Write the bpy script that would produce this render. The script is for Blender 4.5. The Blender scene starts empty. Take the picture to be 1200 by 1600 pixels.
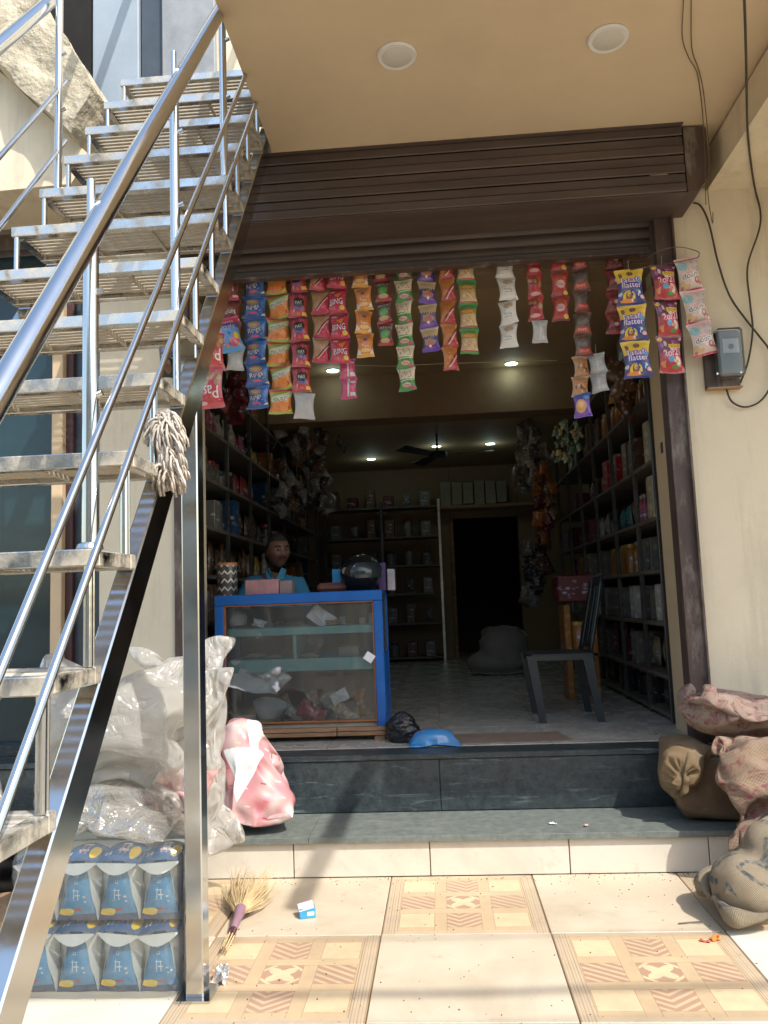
import bpy, bmesh, math, random
import numpy as np
from mathutils import Vector, Matrix, Euler, noise

random.seed(7); np.random.seed(7)
SC = bpy.context.scene
COL = SC.collection
PI = math.pi
R = math.radians

# ------------------------------------------------------------------ camera
FPX, EYE = 1247.0, 1.25                       # focal length in photo pixels (1200 wide), eye height in metres
YAW, PIT, ROL = R(-3.83), R(6.35), R(-2.15)
def _cam():
    cy, sy, cp, sp, cr, sr = math.cos(YAW), math.sin(YAW), math.cos(PIT), math.sin(PIT), math.cos(ROL), math.sin(ROL)
    A = Matrix(((cy, -sy, 0), (sy, cy, 0), (0, 0, 1)))
    B = Matrix(((1, 0, 0), (0, cp, sp), (0, -sp, cp)))
    Cm = Matrix(((1, 0, 0), (0, 0, -1), (0, 1, 0)))
    D = Matrix(((cr, -sr, 0), (sr, cr, 0), (0, 0, 1)))
    return D @ Cm @ B @ A
CM = _cam()
cam_d = bpy.data.cameras.new('camera'); cam = bpy.data.objects.new('camera', cam_d); COL.objects.link(cam)
rot = Matrix((CM[0], -CM[1], -CM[2])).transposed()
cam.matrix_world = Matrix.Translation((0, 0, EYE)) @ rot.to_4x4()
cam_d.sensor_fit = 'HORIZONTAL'; cam_d.sensor_width = 36.0; cam_d.lens = FPX / 1200 * 36
cam_d.clip_start = 0.05; cam_d.clip_end = 500
SC.camera = cam
def P(u, v, X=None, Y=None, Z=None):
    """world point on a given plane seen at a photo position (used to measure the place)"""
    d = CM.transposed() @ Vector(((u - 600) / FPX, (v - 800) / FPX, 1.0))
    if X is not None: t = X / d.x
    elif Y is not None: t = Y / d.y
    else: t = (Z - EYE) / d.z
    return Vector((d.x * t, d.y * t, EYE + d.z * t))

# ------------------------------------------------------------------ world and sun
SUN_EL, SUN_AZ = R(50), R(45)                 # azimuth: right of straight behind the camera
W = bpy.data.worlds.new('World'); SC.world = W; W.use_nodes = True
nt = W.node_tree; nt.nodes.clear()
sky = nt.nodes.new('ShaderNodeTexSky'); sky.sky_type = 'NISHITA'; sky.sun_disc = False
sky.sun_elevation = SUN_EL; sky.sun_rotation = PI - SUN_AZ
sky.air_density = 1.4; sky.dust_density = 2.0; sky.ozone_density = 1.0
bg = nt.nodes.new('ShaderNodeBackground'); bg.inputs['Strength'].default_value = 0.15
ow = nt.nodes.new('ShaderNodeOutputWorld')
nt.links.new(sky.outputs[0], bg.inputs[0]); nt.links.new(bg.outputs[0], ow.inputs[0])
sun_d = bpy.data.lights.new('sun', 'SUN'); sun_d.energy = 2.3; sun_d.angle = R(0.55); sun_d.color = (1.0, 0.95, 0.87)
sun = bpy.data.objects.new('sun', sun_d); COL.objects.link(sun)
sdir = Vector((math.sin(SUN_AZ) * math.cos(SUN_EL), -math.cos(SUN_AZ) * math.cos(SUN_EL), math.sin(SUN_EL)))  # towards the sun
sun.rotation_euler = sdir.to_track_quat('Z', 'Y').to_euler(); sun.location = sdir * 20
SC.view_settings.view_transform = 'Standard'; SC.view_settings.look = 'None'
SC.view_settings.exposure = 1.15; SC.view_settings.gamma = 1; SC.view_settings.use_curve_mapping = False
try:
    SC.cycles.max_bounces = 10; SC.cycles.diffuse_bounces = 5; SC.cycles.transparent_max_bounces = 16
    SC.cycles.caustics_reflective = False; SC.cycles.caustics_refractive = False
    SC.cycles.sample_clamp_indirect = 6
except Exception: pass

# ------------------------------------------------------------------ materials
def _nodes(name):
    m = bpy.data.materials.new(name); m.use_nodes = True; n = m.node_tree; n.nodes.clear()
    out = n.nodes.new('ShaderNodeOutputMaterial'); b = n.nodes.new('ShaderNodeBsdfPrincipled')
    n.links.new(b.outputs[0], out.inputs[0]); return m, n, b, out
def N(n, t, **k):
    x = n.nodes.new(t)
    for a, v in k.items():
        if a in x.inputs: x.inputs[a].default_value = v
        else: setattr(x, a, v)
    return x
def rgba(c): return (c[0], c[1], c[2], 1)
def coords(n, kind='Object', scale=(1, 1, 1), rot=(0, 0, 0)):
    tc = N(n, 'ShaderNodeTexCoord'); mp = N(n, 'ShaderNodeMapping')
    mp.inputs['Scale'].default_value = scale; mp.inputs['Rotation'].default_value = rot
    n.links.new(tc.outputs[kind], mp.inputs[0]); return mp.outputs[0]
def mixc(n, f, a, b):
    x = N(n, 'ShaderNodeMix'); x.data_type = 'RGBA'
    for s, v in ((0, f), (6, a), (7, b)):
        if hasattr(v, 'links'): n.links.new(v, x.inputs[s])
        else: x.inputs[s].default_value = v if s == 0 else rgba(v)
    return x.outputs[2]
def ramp(n, f, a, b):
    r = N(n, 'ShaderNodeMapRange'); r.inputs[1].default_value = a; r.inputs[2].default_value = b
    n.links.new(f, r.inputs[0]); return r.outputs[0]
def noise_n(n, vec, scale, detail=4, rough=.6, dist=0):
    x = N(n, 'ShaderNodeTexNoise'); x.inputs['Scale'].default_value = scale; x.inputs['Detail'].default_value = detail
    x.inputs['Roughness'].default_value = rough; x.inputs['Distortion'].default_value = dist
    n.links.new(vec, x.inputs['Vector']); return x.outputs[0]
def bump_n(n, b, h, strength, dist=.01):
    x = N(n, 'ShaderNodeBump'); x.inputs['Strength'].default_value = strength; x.inputs['Distance'].default_value = dist
    n.links.new(h, x.inputs['Height']); n.links.new(x.outputs[0], b.inputs['Normal']); return x
MATS = {}
def mk(name, col, rough=.6, metal=0., var=.25, scale=6, bump=.15, bscale=60, dirt=None, damt=(.5, .75), dscale=3,
       rvar=.1, spec=.5, stretch=(1, 1, 1), coat=0, rand=0., bdist=.004, streaks=False):
    """one everyday surface: base colour, blotchy variation, dirt patches, fine relief"""
    if name in MATS: return MATS[name]
    m, n, b, out = _nodes(name)
    v = coords(n, 'Object', stretch)
    if rand:
        oi = N(n, 'ShaderNodeObjectInfo'); ad = N(n, 'ShaderNodeVectorMath', operation='ADD')
        sc = N(n, 'ShaderNodeVectorMath', operation='SCALE'); sc.inputs[3].default_value = 17.
        cb = N(n, 'ShaderNodeCombineXYZ')
        for i in range(3): n.links.new(oi.outputs['Random'], cb.inputs[i])
        n.links.new(cb.outputs[0], sc.inputs[0]); n.links.new(v, ad.inputs[0]); n.links.new(sc.outputs[0], ad.inputs[1]); v = ad.outputs[0]
    f = noise_n(n, v, scale, 5, .62)
    dark = tuple(c * (1 - var) for c in col); lite = tuple(min(1, c * (1 + var * .6)) for c in col)
    c = mixc(n, ramp(n, f, .3, .7), dark, lite)
    if streaks:
        c = mixc(n, ramp(n, noise_n(n, coords(n, 'Object', (5, 5, .45)), 1.3, 6, .7), .52, .95), c, tuple(x * .55 for x in col)); c = mixc(n, ramp(n, noise_n(n, v, 2.2, 8, .75), .60, .8), c, tuple(x * .72 for x in col))
    if dirt:
        g = noise_n(n, v, dscale, 7, .7)
        c = mixc(n, ramp(n, g, damt[0], damt[1]), c, dirt)
    n.links.new(c, b.inputs['Base Color'])
    r = N(n, 'ShaderNodeMapRange'); r.inputs[3].default_value = max(.02, rough - rvar); r.inputs[4].default_value = min(1, rough + rvar)
    n.links.new(noise_n(n, v, scale * 2.3, 3), r.inputs[0]); n.links.new(r.outputs[0], b.inputs['Roughness'])
    b.inputs['Metallic'].default_value = metal; b.inputs['Specular IOR Level'].default_value = spec
    b.inputs['Coat Weight'].default_value = coat
    if bump: bump_n(n, b, noise_n(n, v, bscale, 4), bump, bdist)
    MATS[name] = m; return m

plaster = mk('cream plaster', (.72, .63, .47), .82, streaks=True, var=.08, scale=1.4, bump=.25, bscale=90, dirt=(.50, .42, .29), damt=(.5, .85), dscale=.9)
plaster_jamb = mk('tan plaster', (.60, .45, .28), .8, var=.1, scale=1.5, bump=.2, bscale=90)
ceil_m = mk('ceiling plaster', (.66, .53, .36), .85, streaks=False, var=.1, scale=.8, bump=.12, bscale=50, dirt=(.54, .42, .28), damt=(.5, .9), dscale=.7)
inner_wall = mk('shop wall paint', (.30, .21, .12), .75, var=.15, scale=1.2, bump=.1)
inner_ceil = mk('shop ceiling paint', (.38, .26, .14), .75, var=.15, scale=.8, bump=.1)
shutter_m = mk('brown shutter paint', (.085, .062, .052), .5, var=.25, scale=3, bump=.1, dirt=(.15, .11, .085), damt=(.45, .85), dscale=2, stretch=(.4, 3, 3))
guide_m = mk('worn dark metal', (.085, .055, .045), .5, metal=.0, var=.3, scale=5, bump=.2, dirt=(.28, .24, .21), damt=(.52, .72), dscale=3.2, stretch=(2.2, 2.2, .7))
concrete = mk('rough concrete', (.52, .46, .34), .9, var=.35, scale=5, bump=.9, bscale=14, dirt=(.28, .24, .17), damt=(.5, .75), dscale=4, bdist=.03)
wood = mk('raw wood', (.30, .17, .09), .7, var=.4, scale=10, bump=.3, bscale=30, stretch=(.4, 3, 3))
cabinet_in = mk('cabinet back board', (.12, .10, .08), .7, var=.3)
blue_paint = mk('blue enamel', (.005, .10, .38), .38, var=.2, scale=6, bump=.08, dirt=(.02, .10, .30), damt=(.55, .8), dscale=5)
orange_trim = mk('orange brown trim', (.28, .10, .035), .5, var=.3)
teal = mk('teal paint', (.16, .40, .43), .5, var=.2, scale=9, dirt=(.2, .34, .34), damt=(.5, .8), dscale=7)
paper = mk('white paper', (.72, .73, .76), .75, var=.06, bump=.3, bscale=12)
white_pl = mk('white plastic', (.75, .75, .73), .45, var=.05)
cable_m = mk('dark cable rubber', (.05, .042, .032), .6, var=.2)
twine = mk('pale twine', (.42, .36, .26), .8)
bristle = mk('dry grass bristle', (.58, .44, .24), .8, var=.35, scale=30, bump=.2)
mop_m = mk('dusty cotton', (.56, .50, .43), .95, var=.3, scale=25, bump=.6, bscale=120)
chair_m = mk('dark grey plastic', (.022, .027, .028), .35, var=.15, bump=.05)
black_pl = mk('black film plastic', (.012, .013, .016), .3, var=.3, bump=.9, bscale=16, bdist=.02)
black_gl = mk('black gloss plastic', (.008, .009, .011), .12, var=.2, bump=.0)
skin = mk('brown skin', (.17, .085, .055), .5, var=.12, bump=.05)
hair = mk('dark hair', (.02, .016, .014), .7, var=.3, bump=.5, bscale=200)
shirt = mk('blue shirt cloth', (.04, .22, .36), .8, var=.1, bump=.3, bscale=40)
card = mk('brown cardboard', (.36, .22, .12), .85, var=.15, bump=.15)
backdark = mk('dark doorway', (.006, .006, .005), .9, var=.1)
street = mk('dusty street', (.30, .25, .18), .95, var=.25, scale=.7, bump=.4, bscale=8)

def steel(name, dusty):
    m, n, b, out = _nodes(name)
    v = coords(n)
    f = noise_n(n, v, 7, 6, .65)
    r = N(n, 'ShaderNodeMapRange'); r.inputs[3].default_value = .07; r.inputs[4].default_value = .24
    n.links.new(noise_n(n, v, 11, 4), r.inputs[0])
    b.inputs['Metallic'].default_value = 1; b.inputs['Base Color'].default_value = (.60, .61, .60, 1)
    n.links.new(r.outputs[0], b.inputs['Roughness'])
    bump_n(n, b, noise_n(n, v, 3, 2), .12, .01)
    if dusty:
        d = N(n, 'ShaderNodeBsdfDiffuse'); n.links.new(mixc(n, noise_n(n, v, 40, 3), (.40, .36, .29), (.66, .60, .49)), d.inputs[0])
        mx = N(n, 'ShaderNodeMixShader'); lo, hi = dusty
        n.links.new(ramp(n, f, lo, hi), mx.inputs[0]); n.links.new(b.outputs[0], mx.inputs[1]); n.links.new(d.outputs[0], mx.inputs[2])
        n.links.new(mx.outputs[0], out.inputs[0])
    MATS[name] = m; return m
steel_m = steel('polished stainless steel', None)
steel_d = steel('dusty stainless steel', (.42, .66))
steel_dd = steel('very dusty stainless steel', (.25, .5))

def granite(name, a, b_, rough, streak):
    m, n, b, out = _nodes(name); v = coords(n)
    vs = coords(n, 'Object', (1.5, 6, 14))
    c = mixc(n, ramp(n, noise_n(n, v, 26, 6, .75), .35, .7), a, b_)
    c = mixc(n, ramp(n, noise_n(n, vs, 2.2, 7, .75, .6), .56, .78), c, streak)
    n.links.new(c, b.inputs['Base Color'])
    r = N(n, 'ShaderNodeMapRange'); r.inputs[3].default_value = rough - .1; r.inputs[4].default_value = rough + .2
    n.links.new(noise_n(n, v, 5, 5), r.inputs[0]); n.links.new(r.outputs[0], b.inputs['Roughness'])
    bump_n(n, b, noise_n(n, v, 60, 3), .08, .003); return m
granite_dark = granite('black granite', (.016, .024, .028), (.05, .065, .07), .34, (.20, .24, .25))
granite_grey = granite('grey green stone slab', (.10, .12, .11), (.19, .21, .19), .5, (.25, .26, .23))

def ceramic(name, base, alt, dirtc, rough=.22, joint=.0):
    m, n, b, out = _nodes(name); v = coords(n, 'Object')
    oi = N(n, 'ShaderNodeObjectInfo')
    c = mixc(n, ramp(n, noise_n(n, v, 3.2, 6, .6), .35, .7), base, alt)
    c = mixc(n, ramp(n, noise_n(n, coords(n, 'Object', (1, 1, 1), (0, 0, .7)), 9, 8, .72), .60, .78), c, dirtc)
    gp = N(n, 'ShaderNodeNewGeometry'); pv = gp.outputs['Position']
    c = mixc(n, ramp(n, noise_n(n, pv, 1.7, 8, .68, .6), .50, .95), c, tuple(x * .55 for x in base))
    c = mixc(n, ramp(n, noise_n(n, pv, 13, 5, .7), .64, .80), c, dirtc)
    n.links.new(c, b.inputs['Base Color'])
    r = N(n, 'ShaderNodeMapRange'); r.inputs[3].default_value = rough; r.inputs[4].default_value = rough + .3
    n.links.new(noise_n(n, v, 6, 5), r.inputs[0]); n.links.new(r.outputs[0], b.inputs['Roughness'])
    bump_n(n, b, noise_n(n, v, 4, 3), .05, .004); return m
tile_plain = ceramic('cream ceramic tile', (.53, .44, .32), (.59, .51, .39), (.36, .27, .18), .3)
tile_pale = ceramic('pale ceramic tile', (.66, .60, .48), (.72, .66, .54), (.45, .36, .24), .3)
tile_riser = ceramic('ivory riser tile', (.60, .55, .46), (.66, .61, .52), (.45, .38, .28), .2)
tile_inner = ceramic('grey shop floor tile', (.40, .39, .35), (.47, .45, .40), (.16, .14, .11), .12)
grout = mk('dirty grout', (.30, .23, .15), .9, var=.3)

def film(name, white, trans, rough=.18, tint=(.86, .83, .77), bs=9, bstr=1.0, gmax=.38):
    """clear wrinkled plastic film"""
    m, n, b, out = _nodes(name); n.nodes.remove(b); v = coords(n)
    def ridge(sc, dist):
        f = noise_n(n, v, sc, 2, .5, dist); a = N(n, 'ShaderNodeMath', operation='SUBTRACT'); n.links.new(f, a.inputs[0]); a.inputs[1].default_value = .5
        b_ = N(n, 'ShaderNodeMath', operation='ABSOLUTE'); n.links.new(a.outputs[0], b_.inputs[0]); return b_.outputs[0]
    s0 = N(n, 'ShaderNodeMath', operation='MULTIPLY_ADD'); n.links.new(ridge(bs * 2.7, 1.2), s0.inputs[0]); s0.inputs[1].default_value = .38; n.links.new(ridge(bs, 1.6), s0.inputs[2])
    sm = N(n, 'ShaderNodeMath', operation='MULTIPLY_ADD'); n.links.new(ridge(bs * .4, .8), sm.inputs[0]); sm.inputs[1].default_value = 1.6; n.links.new(s0.outputs[0], sm.inputs[2])
    mk_ = N(n, 'ShaderNodeMath', operation='MULTIPLY'); n.links.new(ramp(n, noise_n(n, v, 3.2, 2, .5), .30, .52), mk_.inputs[0]); mk_.inputs[1].default_value = bstr
    bp = N(n, 'ShaderNodeBump'); n.links.new(mk_.outputs[0], bp.inputs['Strength']); bp.inputs['Distance'].default_value = .03; n.links.new(sm.outputs[0], bp.inputs['Height'])
    tr = N(n, 'ShaderNodeBsdfTransparent'); tr.inputs[0].default_value = (.96, .96, .94, 1)
    df = N(n, 'ShaderNodeBsdfDiffuse'); df.inputs[0].default_value = rgba(tint)
    tl = N(n, 'ShaderNodeBsdfTranslucent'); tl.inputs[0].default_value = rgba(tint)
    gl = N(n, 'ShaderNodeBsdfGlossy'); gl.inputs['Roughness'].default_value = rough
    for x in (df, tl, gl): n.links.new(bp.outputs[0], x.inputs['Normal'])
    a = N(n, 'ShaderNodeMixShader'); a.inputs[0].default_value = .55; n.links.new(df.outputs[0], a.inputs[1]); n.links.new(tl.outputs[0], a.inputs[2])
    c = N(n, 'ShaderNodeMixShader'); c.inputs[0].default_value = trans; n.links.new(a.outputs[0], c.inputs[1]); n.links.new(tr.outputs[0], c.inputs[2])
    lw = N(n, 'ShaderNodeLayerWeight'); lw.inputs[0].default_value = .35; n.links.new(bp.outputs[0], lw.inputs['Normal'])
    mr = N(n, 'ShaderNodeMapRange'); mr.inputs[3].default_value = .05; mr.inputs[4].default_value = gmax; n.links.new(lw.outputs['Fresnel'], mr.inputs[0])
    d = N(n, 'ShaderNodeMixShader'); n.links.new(mr.outputs[0], d.inputs[0]); n.links.new(c.outputs[0], d.inputs[1]); n.links.new(gl.outputs[0], d.inputs[2])
    n.links.new(d.outputs[0], out.inputs[0]); return m
film_bag = film('crumpled clear bag film', 1, .50, .09, (.92, .89, .83), bs=9, bstr=.9, gmax=.42)
film_thin = film('thin clear bag film', 1, .66, .15)
film_wrap = film('shrink wrap film', 1, .90, .09, (.80, .84, .82), 6, .7, .4)
def glass_m(name, rough, tint, mirror=.10):
    m, n, b, out = _nodes(name); n.nodes.remove(b)
    tr = N(n, 'ShaderNodeBsdfTransparent'); tr.inputs[0].default_value = rgba(tint)
    gl = N(n, 'ShaderNodeBsdfGlossy'); gl.inputs['Roughness'].default_value = rough
    df = N(n, 'ShaderNodeBsdfDiffuse'); df.inputs[0].default_value = (.5, .5, .47, 1)
    mx = N(n, 'ShaderNodeMixShader')
    lw = N(n, 'ShaderNodeFresnel'); lw.inputs[0].default_value = 1.5
    n.links.new(lw.outputs[0], mx.inputs[0]); n.links.new(tr.outputs[0], mx.inputs[1]); n.links.new(gl.outputs[0], mx.inputs[2])
    m2 = N(n, 'ShaderNodeMixShader'); v = coords(n)
    r = N(n, 'ShaderNodeMapRange'); r.inputs[3].default_value = .03; r.inputs[4].default_value = mirror
    n.links.new(noise_n(n, v, 5, 6), r.inputs[0]); n.links.new(r.outputs[0], m2.inputs[0])
    n.links.new(mx.outputs[0], m2.inputs[1]); n.links.new(df.outputs[0], m2.inputs[2]); n.links.new(m2.outputs[0], out.inputs[0]); return m
glass = glass_m('dusty showcase glass', .03, (.95, .97, .96), .09)
jar_glass = glass_m('clear jar plastic', .08, (.93, .93, .9), .08)
win_glass = mk('dark tinted glass', (.012, .035, .045), .08, var=.2, bump=.0, rvar=.04)
slate_panel = mk('slate blue panel', (.055, .07, .09), .4, var=.2)
blue_cloth = mk('pale blue door panel', (.30, .36, .42), .5, var=.12, scale=2)
def emis(name, col, s):
    m, n, b, out = _nodes(name)
    b.inputs['Base Color'].default_value = (.8, .8, .8, 1); b.inputs['Emission Color'].default_value = rgba(col); b.inputs['Emission Strength'].default_value = s; return m
led = emis('lit led panel', (.72, 1.0, .93), 5)

def burlap(name, a, b_, printc, pscale=2.4, pthr=(.52, .6), seed=0):
    m, n, b, out = _nodes(name)
    tc = N(n, 'ShaderNodeTexCoord'); mp = N(n, 'ShaderNodeMapping'); mp.inputs['Location'].default_value = (seed, seed * 1.7, 0)
    n.links.new(tc.outputs['UV'], mp.inputs[0]); v = mp.outputs[0]
    w1 = N(n, 'ShaderNodeTexWave', bands_direction='X'); w2 = N(n, 'ShaderNodeTexWave', bands_direction='Y')
    for w in (w1, w2):
        w.inputs['Scale'].default_value = 50; w.inputs['Distortion'].default_value = 1.8; w.inputs['Detail'].default_value = 2; n.links.new(v, w.inputs[0])
    mu = N(n, 'ShaderNodeMath', operation='ADD'); n.links.new(w1.outputs[1], mu.inputs[0]); n.links.new(w2.outputs[1], mu.inputs[1])
    c = mixc(n, ramp(n, noise_n(n, v, 6, 7, .7), .3, .7), a, b_)
    c = mixc(n, ramp(n, mu.outputs[0], .2, 1.2), tuple(x * .62 for x in a), c)
    # faded stencil print: blurred blocks broken up by the weave
    mp2 = N(n, 'ShaderNodeMapping'); mp2.inputs['Scale'].default_value = (1, 2.2, 1); n.links.new(v, mp2.inputs[0])
    pr = noise_n(n, mp2.outputs[0], pscale * 2, 2, .5, 1.5); br = noise_n(n, v, 22, 3, .6)
    f = ramp(n, pr, pthr[0], pthr[1]); g = ramp(n, br, .35, .62)
    m3 = N(n, 'ShaderNodeMath', operation='MULTIPLY'); n.links.new(f, m3.inputs[0]); n.links.new(g, m3.inputs[1])
    m4 = N(n, 'ShaderNodeMath', operation='MULTIPLY'); n.links.new(m3.outputs[0], m4.inputs[0]); m4.inputs[1].default_value = .9
    c = mixc(n, m4.outputs[0], c, printc)
    n.links.new(c, b.inputs['Base Color']); b.inputs['Roughness'].default_value = .95; b.inputs['Specular IOR Level'].default_value = .1
    b.inputs['Sheen Weight'].default_value = .15
    mp3 = N(n, 'ShaderNodeMapping'); mp3.inputs['Scale'].default_value = (1, .45, 1); mp3.inputs['Rotation'].default_value = (0, 0, .5); n.links.new(v, mp3.inputs[0])
    wr = noise_n(n, mp3.outputs[0], 7, 5, .55, 1.2)
    sc3 = N(n, 'ShaderNodeMath', operation='MULTIPLY'); n.links.new(mu.outputs[0], sc3.inputs[0]); sc3.inputs[1].default_value = .10
    s4 = N(n, 'ShaderNodeMath', operation='ADD'); n.links.new(sc3.outputs[0], s4.inputs[0]); n.links.new(wr, s4.inputs[1])
    bump_n(n, b, s4.outputs[0], .9, .03); return m
burlap_pink = burlap('pinkish jute weave', (.38, .26, .165), (.52, .38, .26), (.28, .07, .08), 4.2, (.50, .57), 3)
mk_pink2 = burlap('light pink jute weave', (.44, .31, .24), (.58, .45, .36), (.30, .06, .08), 4.6, (.50, .57), 17)
burlap_tan = burlap('tan jute weave', (.38, .25, .12), (.50, .34, .18), (.30, .18, .10), 2, (.7, .8), 8)
burlap_brown = burlap('brown jute weave', (.28, .17, .09), (.38, .25, .14), (.2, .1, .07), 2, (.66, .8), 5)
burlap_grey = burlap('grey beige jute weave', (.36, .28, .18), (.50, .41, .28), (.02, .06, .09), 1.6, (.56, .60), 12)

# ------------------------------------------------------------------ mesh building
class MB:
    def __init__(s): s.v = []; s.f = []; s.mi = []; s.uv = []; s.m = 0
    def add(s, vs, fs, uvs=None):
        o = len(s.v); s.v += [tuple(v) for v in vs]
        for k, f in enumerate(fs):
            s.f.append([i + o for i in f]); s.mi.append(s.m)
            s.uv.append([uvs[i] for i in f] if uvs is not None else None)
        return s
    def box(s, c, d, rot=None, b=.0):
        """box centred at c with full sizes d, edges chamfered by b"""
        hx, hy, hz = d[0] / 2, d[1] / 2, d[2] / 2; b = min(b, hx * .8, hy * .8, hz * .8)
        c = Vector(c); M = (rot.to_matrix() if isinstance(rot, Euler) else rot) if rot is not None else None
        if b <= 0:
            vs = [Vector((x * hx, y * hy, z * hz)) for x in (-1, 1) for y in (-1, 1) for z in (-1, 1)]
            fs = [(0, 1, 3, 2), (4, 6, 7, 5), (0, 4, 5, 1), (2, 3, 7, 6), (0, 2, 6, 4), (1, 5, 7, 3)]
        else:
            bm = bmesh.new(); vs = []
            for x in (-1, 1):
                for y in (-1, 1):
                    for z in (-1, 1):
                        vs += [Vector((x * hx, y * (hy - b), z * (hz - b))), Vector((x * (hx - b), y * hy, z * (hz - b))), Vector((x * (hx - b), y * (hy - b), z * hz))]
            for v in vs: bm.verts.new(v)
            r = bmesh.ops.convex_hull(bm, input=bm.verts); bm.verts.index_update()
            bmesh.ops.dissolve_limit(bm, angle_limit=.01, verts=bm.verts, edges=bm.edges)
            vs = [v.co.copy() for v in bm.verts]; bm.verts.index_update(); fs = [[v.index for v in f.verts] for f in bm.faces]; bm.free()
        if M is not None: vs = [M @ v for v in vs]
        return s.add([v + c for v in vs], fs)
    def tube(s, pts, r, seg=8, cap=True):
        pts = [Vector(p) for p in pts]; n = len(pts); rs = r if isinstance(r, (list, tuple)) else [r] * n
        rings = []; up = None
        for i, p in enumerate(pts):
            t = (pts[min(i + 1, n - 1)] - pts[max(i - 1, 0)]).normalized()
            if up is None:
                up = Vector((0, 0, 1)) if abs(t.z) < .9 else Vector((1, 0, 0))
            a = t.cross(up).normalized(); up = a.cross(t).normalized()
            rings.append([p + (a * math.cos(q) + up * math.sin(q)) * rs[i] for q in [2 * PI * k / seg for k in range(seg)]])
        vs = [v for rg in rings for v in rg]
        fs = [(i * seg + k, i * seg + (k + 1) % seg, (i + 1) * seg + (k + 1) % seg, (i + 1) * seg + k) for i in range(n - 1) for k in range(seg)]
        if cap: fs += [tuple(range(seg)), tuple(range((n - 1) * seg, n * seg))]
        return s.add(vs, fs)
    def lathe(s, prof, c=(0, 0, 0), seg=20, axis=None):
        vs = []; n = len(prof)
        for (r, z) in prof:
            for k in range(seg):
                a = 2 * PI * k / seg; v = Vector((r * math.cos(a), r * math.sin(a), z))
                if axis is not None: v = axis @ v
                vs.append(v + Vector(c))
        fs = [(i * seg + k, i * seg + (k + 1) % seg, (i + 1) * seg + (k + 1) % seg, (i + 1) * seg + k) for i in range(n - 1) for k in range(seg)]
        fs += [tuple(range(seg)), tuple(range((n - 1) * seg, n * seg))]
        return s.add(vs, fs)
    def prism(s, poly, y0, y1):
        """outline in X,Z given thickness in Y"""
        n = len(poly); vs = [(x, y0, z) for x, z in poly] + [(x, y1, z) for x, z in poly]
        return s.add(vs, [tuple(range(n)), tuple(range(2 * n - 1, n - 1, -1))] + [(i, (i + 1) % n, (i + 1) % n + n, i + n) for i in range(n)])
    def grid(s, fn, nu, nv, closed_u=False):
        vs = [fn(i / nu, j / nv) for j in range(nv + 1) for i in range(nu + (0 if closed_u else 1))]
        w = nu if closed_u else nu + 1
        uv = [(i / nu, j / nv) for j in range(nv + 1) for i in range(w)]
        fs = [(j * w + i, j * w + (i + 1) % w, (j + 1) * w + (i + 1) % w, (j + 1) * w + i) for j in range(nv) for i in range(nu)]
        return s.add(vs, fs, uv)
    def mesh(s, name, mats, off=(0, 0, 0), smooth=False):
        me = bpy.data.meshes.new(name); o = Vector(off)
        me.from_pydata([tuple(Vector(v) - o) for v in s.v], [], s.f)
        for m in (mats if isinstance(mats, (list, tuple)) else [mats]): me.materials.append(m)
        me.polygons.foreach_set('material_index', s.mi)
        if any(u is not None for u in s.uv):
            l = me.uv_layers.new(name='UVMap'); k = 0; d = []
            for f, u in zip(s.f, s.uv):
                for i in range(len(f)): d += list(u[i]) if u else [0, 0]
            l.data.foreach_set('uv', d)
        bm = bmesh.new(); bm.from_mesh(me); bmesh.ops.recalc_face_normals(bm, faces=bm.faces); bm.to_mesh(me); bm.free()
        if smooth:
            me.polygons.foreach_set('use_smooth', [True] * len(me.polygons))
            try: me.set_sharp_from_angle(angle=R(smooth if smooth is not True else 45))
            except Exception: pass
        me.update(); return me

BASE = {}
def thing(name, label, cat, loc=(0, 0, 0), rot=(0, 0, 0), group=None):
    o = bpy.data.objects.new(name, None); COL.objects.link(o); o.empty_display_size = .05
    o.location = loc; o.rotation_euler = rot; o['label'] = label; o['category'] = cat
    if group: o['group'] = group
    BASE[o.name] = Vector(loc); return o
def part(name, mb, mats, parent=None, label=None, smooth=False, local=False, loc=(0, 0, 0), rot=(0, 0, 0)):
    """mesh object; geometry given in world metres unless local"""
    off = (0, 0, 0) if (parent is None or local) else BASE[parent.name]
    me = mb if isinstance(mb, bpy.types.Mesh) else mb.mesh(name, mats, off, smooth)
    o = bpy.data.objects.new(name, me); COL.objects.link(o); o.parent = parent; o.location = loc; o.rotation_euler = rot
    if label: o['label'] = label
    BASE[o.name] = BASE[parent.name] if parent is not None else Vector(loc)
    return o
def single(name, mb, mats, label, cat, base, group=None, smooth=False, rot=(0, 0, 0), local=False):
    """a thing that is one mesh, origin at base"""
    me = mb if isinstance(mb, bpy.types.Mesh) else mb.mesh(name, mats, (0, 0, 0) if local else base, smooth)
    o = bpy.data.objects.new(name, me); COL.objects.link(o); o.location = base; o.rotation_euler = rot
    o['label'] = label; o['category'] = cat
    if group: o['group'] = group
    BASE[o.name] = Vector(base); return o
def structure(name, mb, mats, smooth=False, loc=(0, 0, 0)):
    o = part(name, mb, mats, None, smooth=smooth, loc=loc); o['kind'] = 'structure'; return o
def instance(me, name, parent, loc, rot=(0, 0, 0), scale=None):
    o = bpy.data.objects.new(name, me); COL.objects.link(o); o.parent = parent; o.location = loc; o.rotation_euler = rot
    if scale: o.scale = scale
    return o
ORD = ['lowest', 'second', 'third', 'fourth', 'fifth', 'sixth', 'seventh', 'eighth', 'ninth', 'tenth', 'eleventh', 'twelfth', 'thirteenth', 'fourteenth']
ORD1 = ['first'] + ORD[1:]

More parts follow.
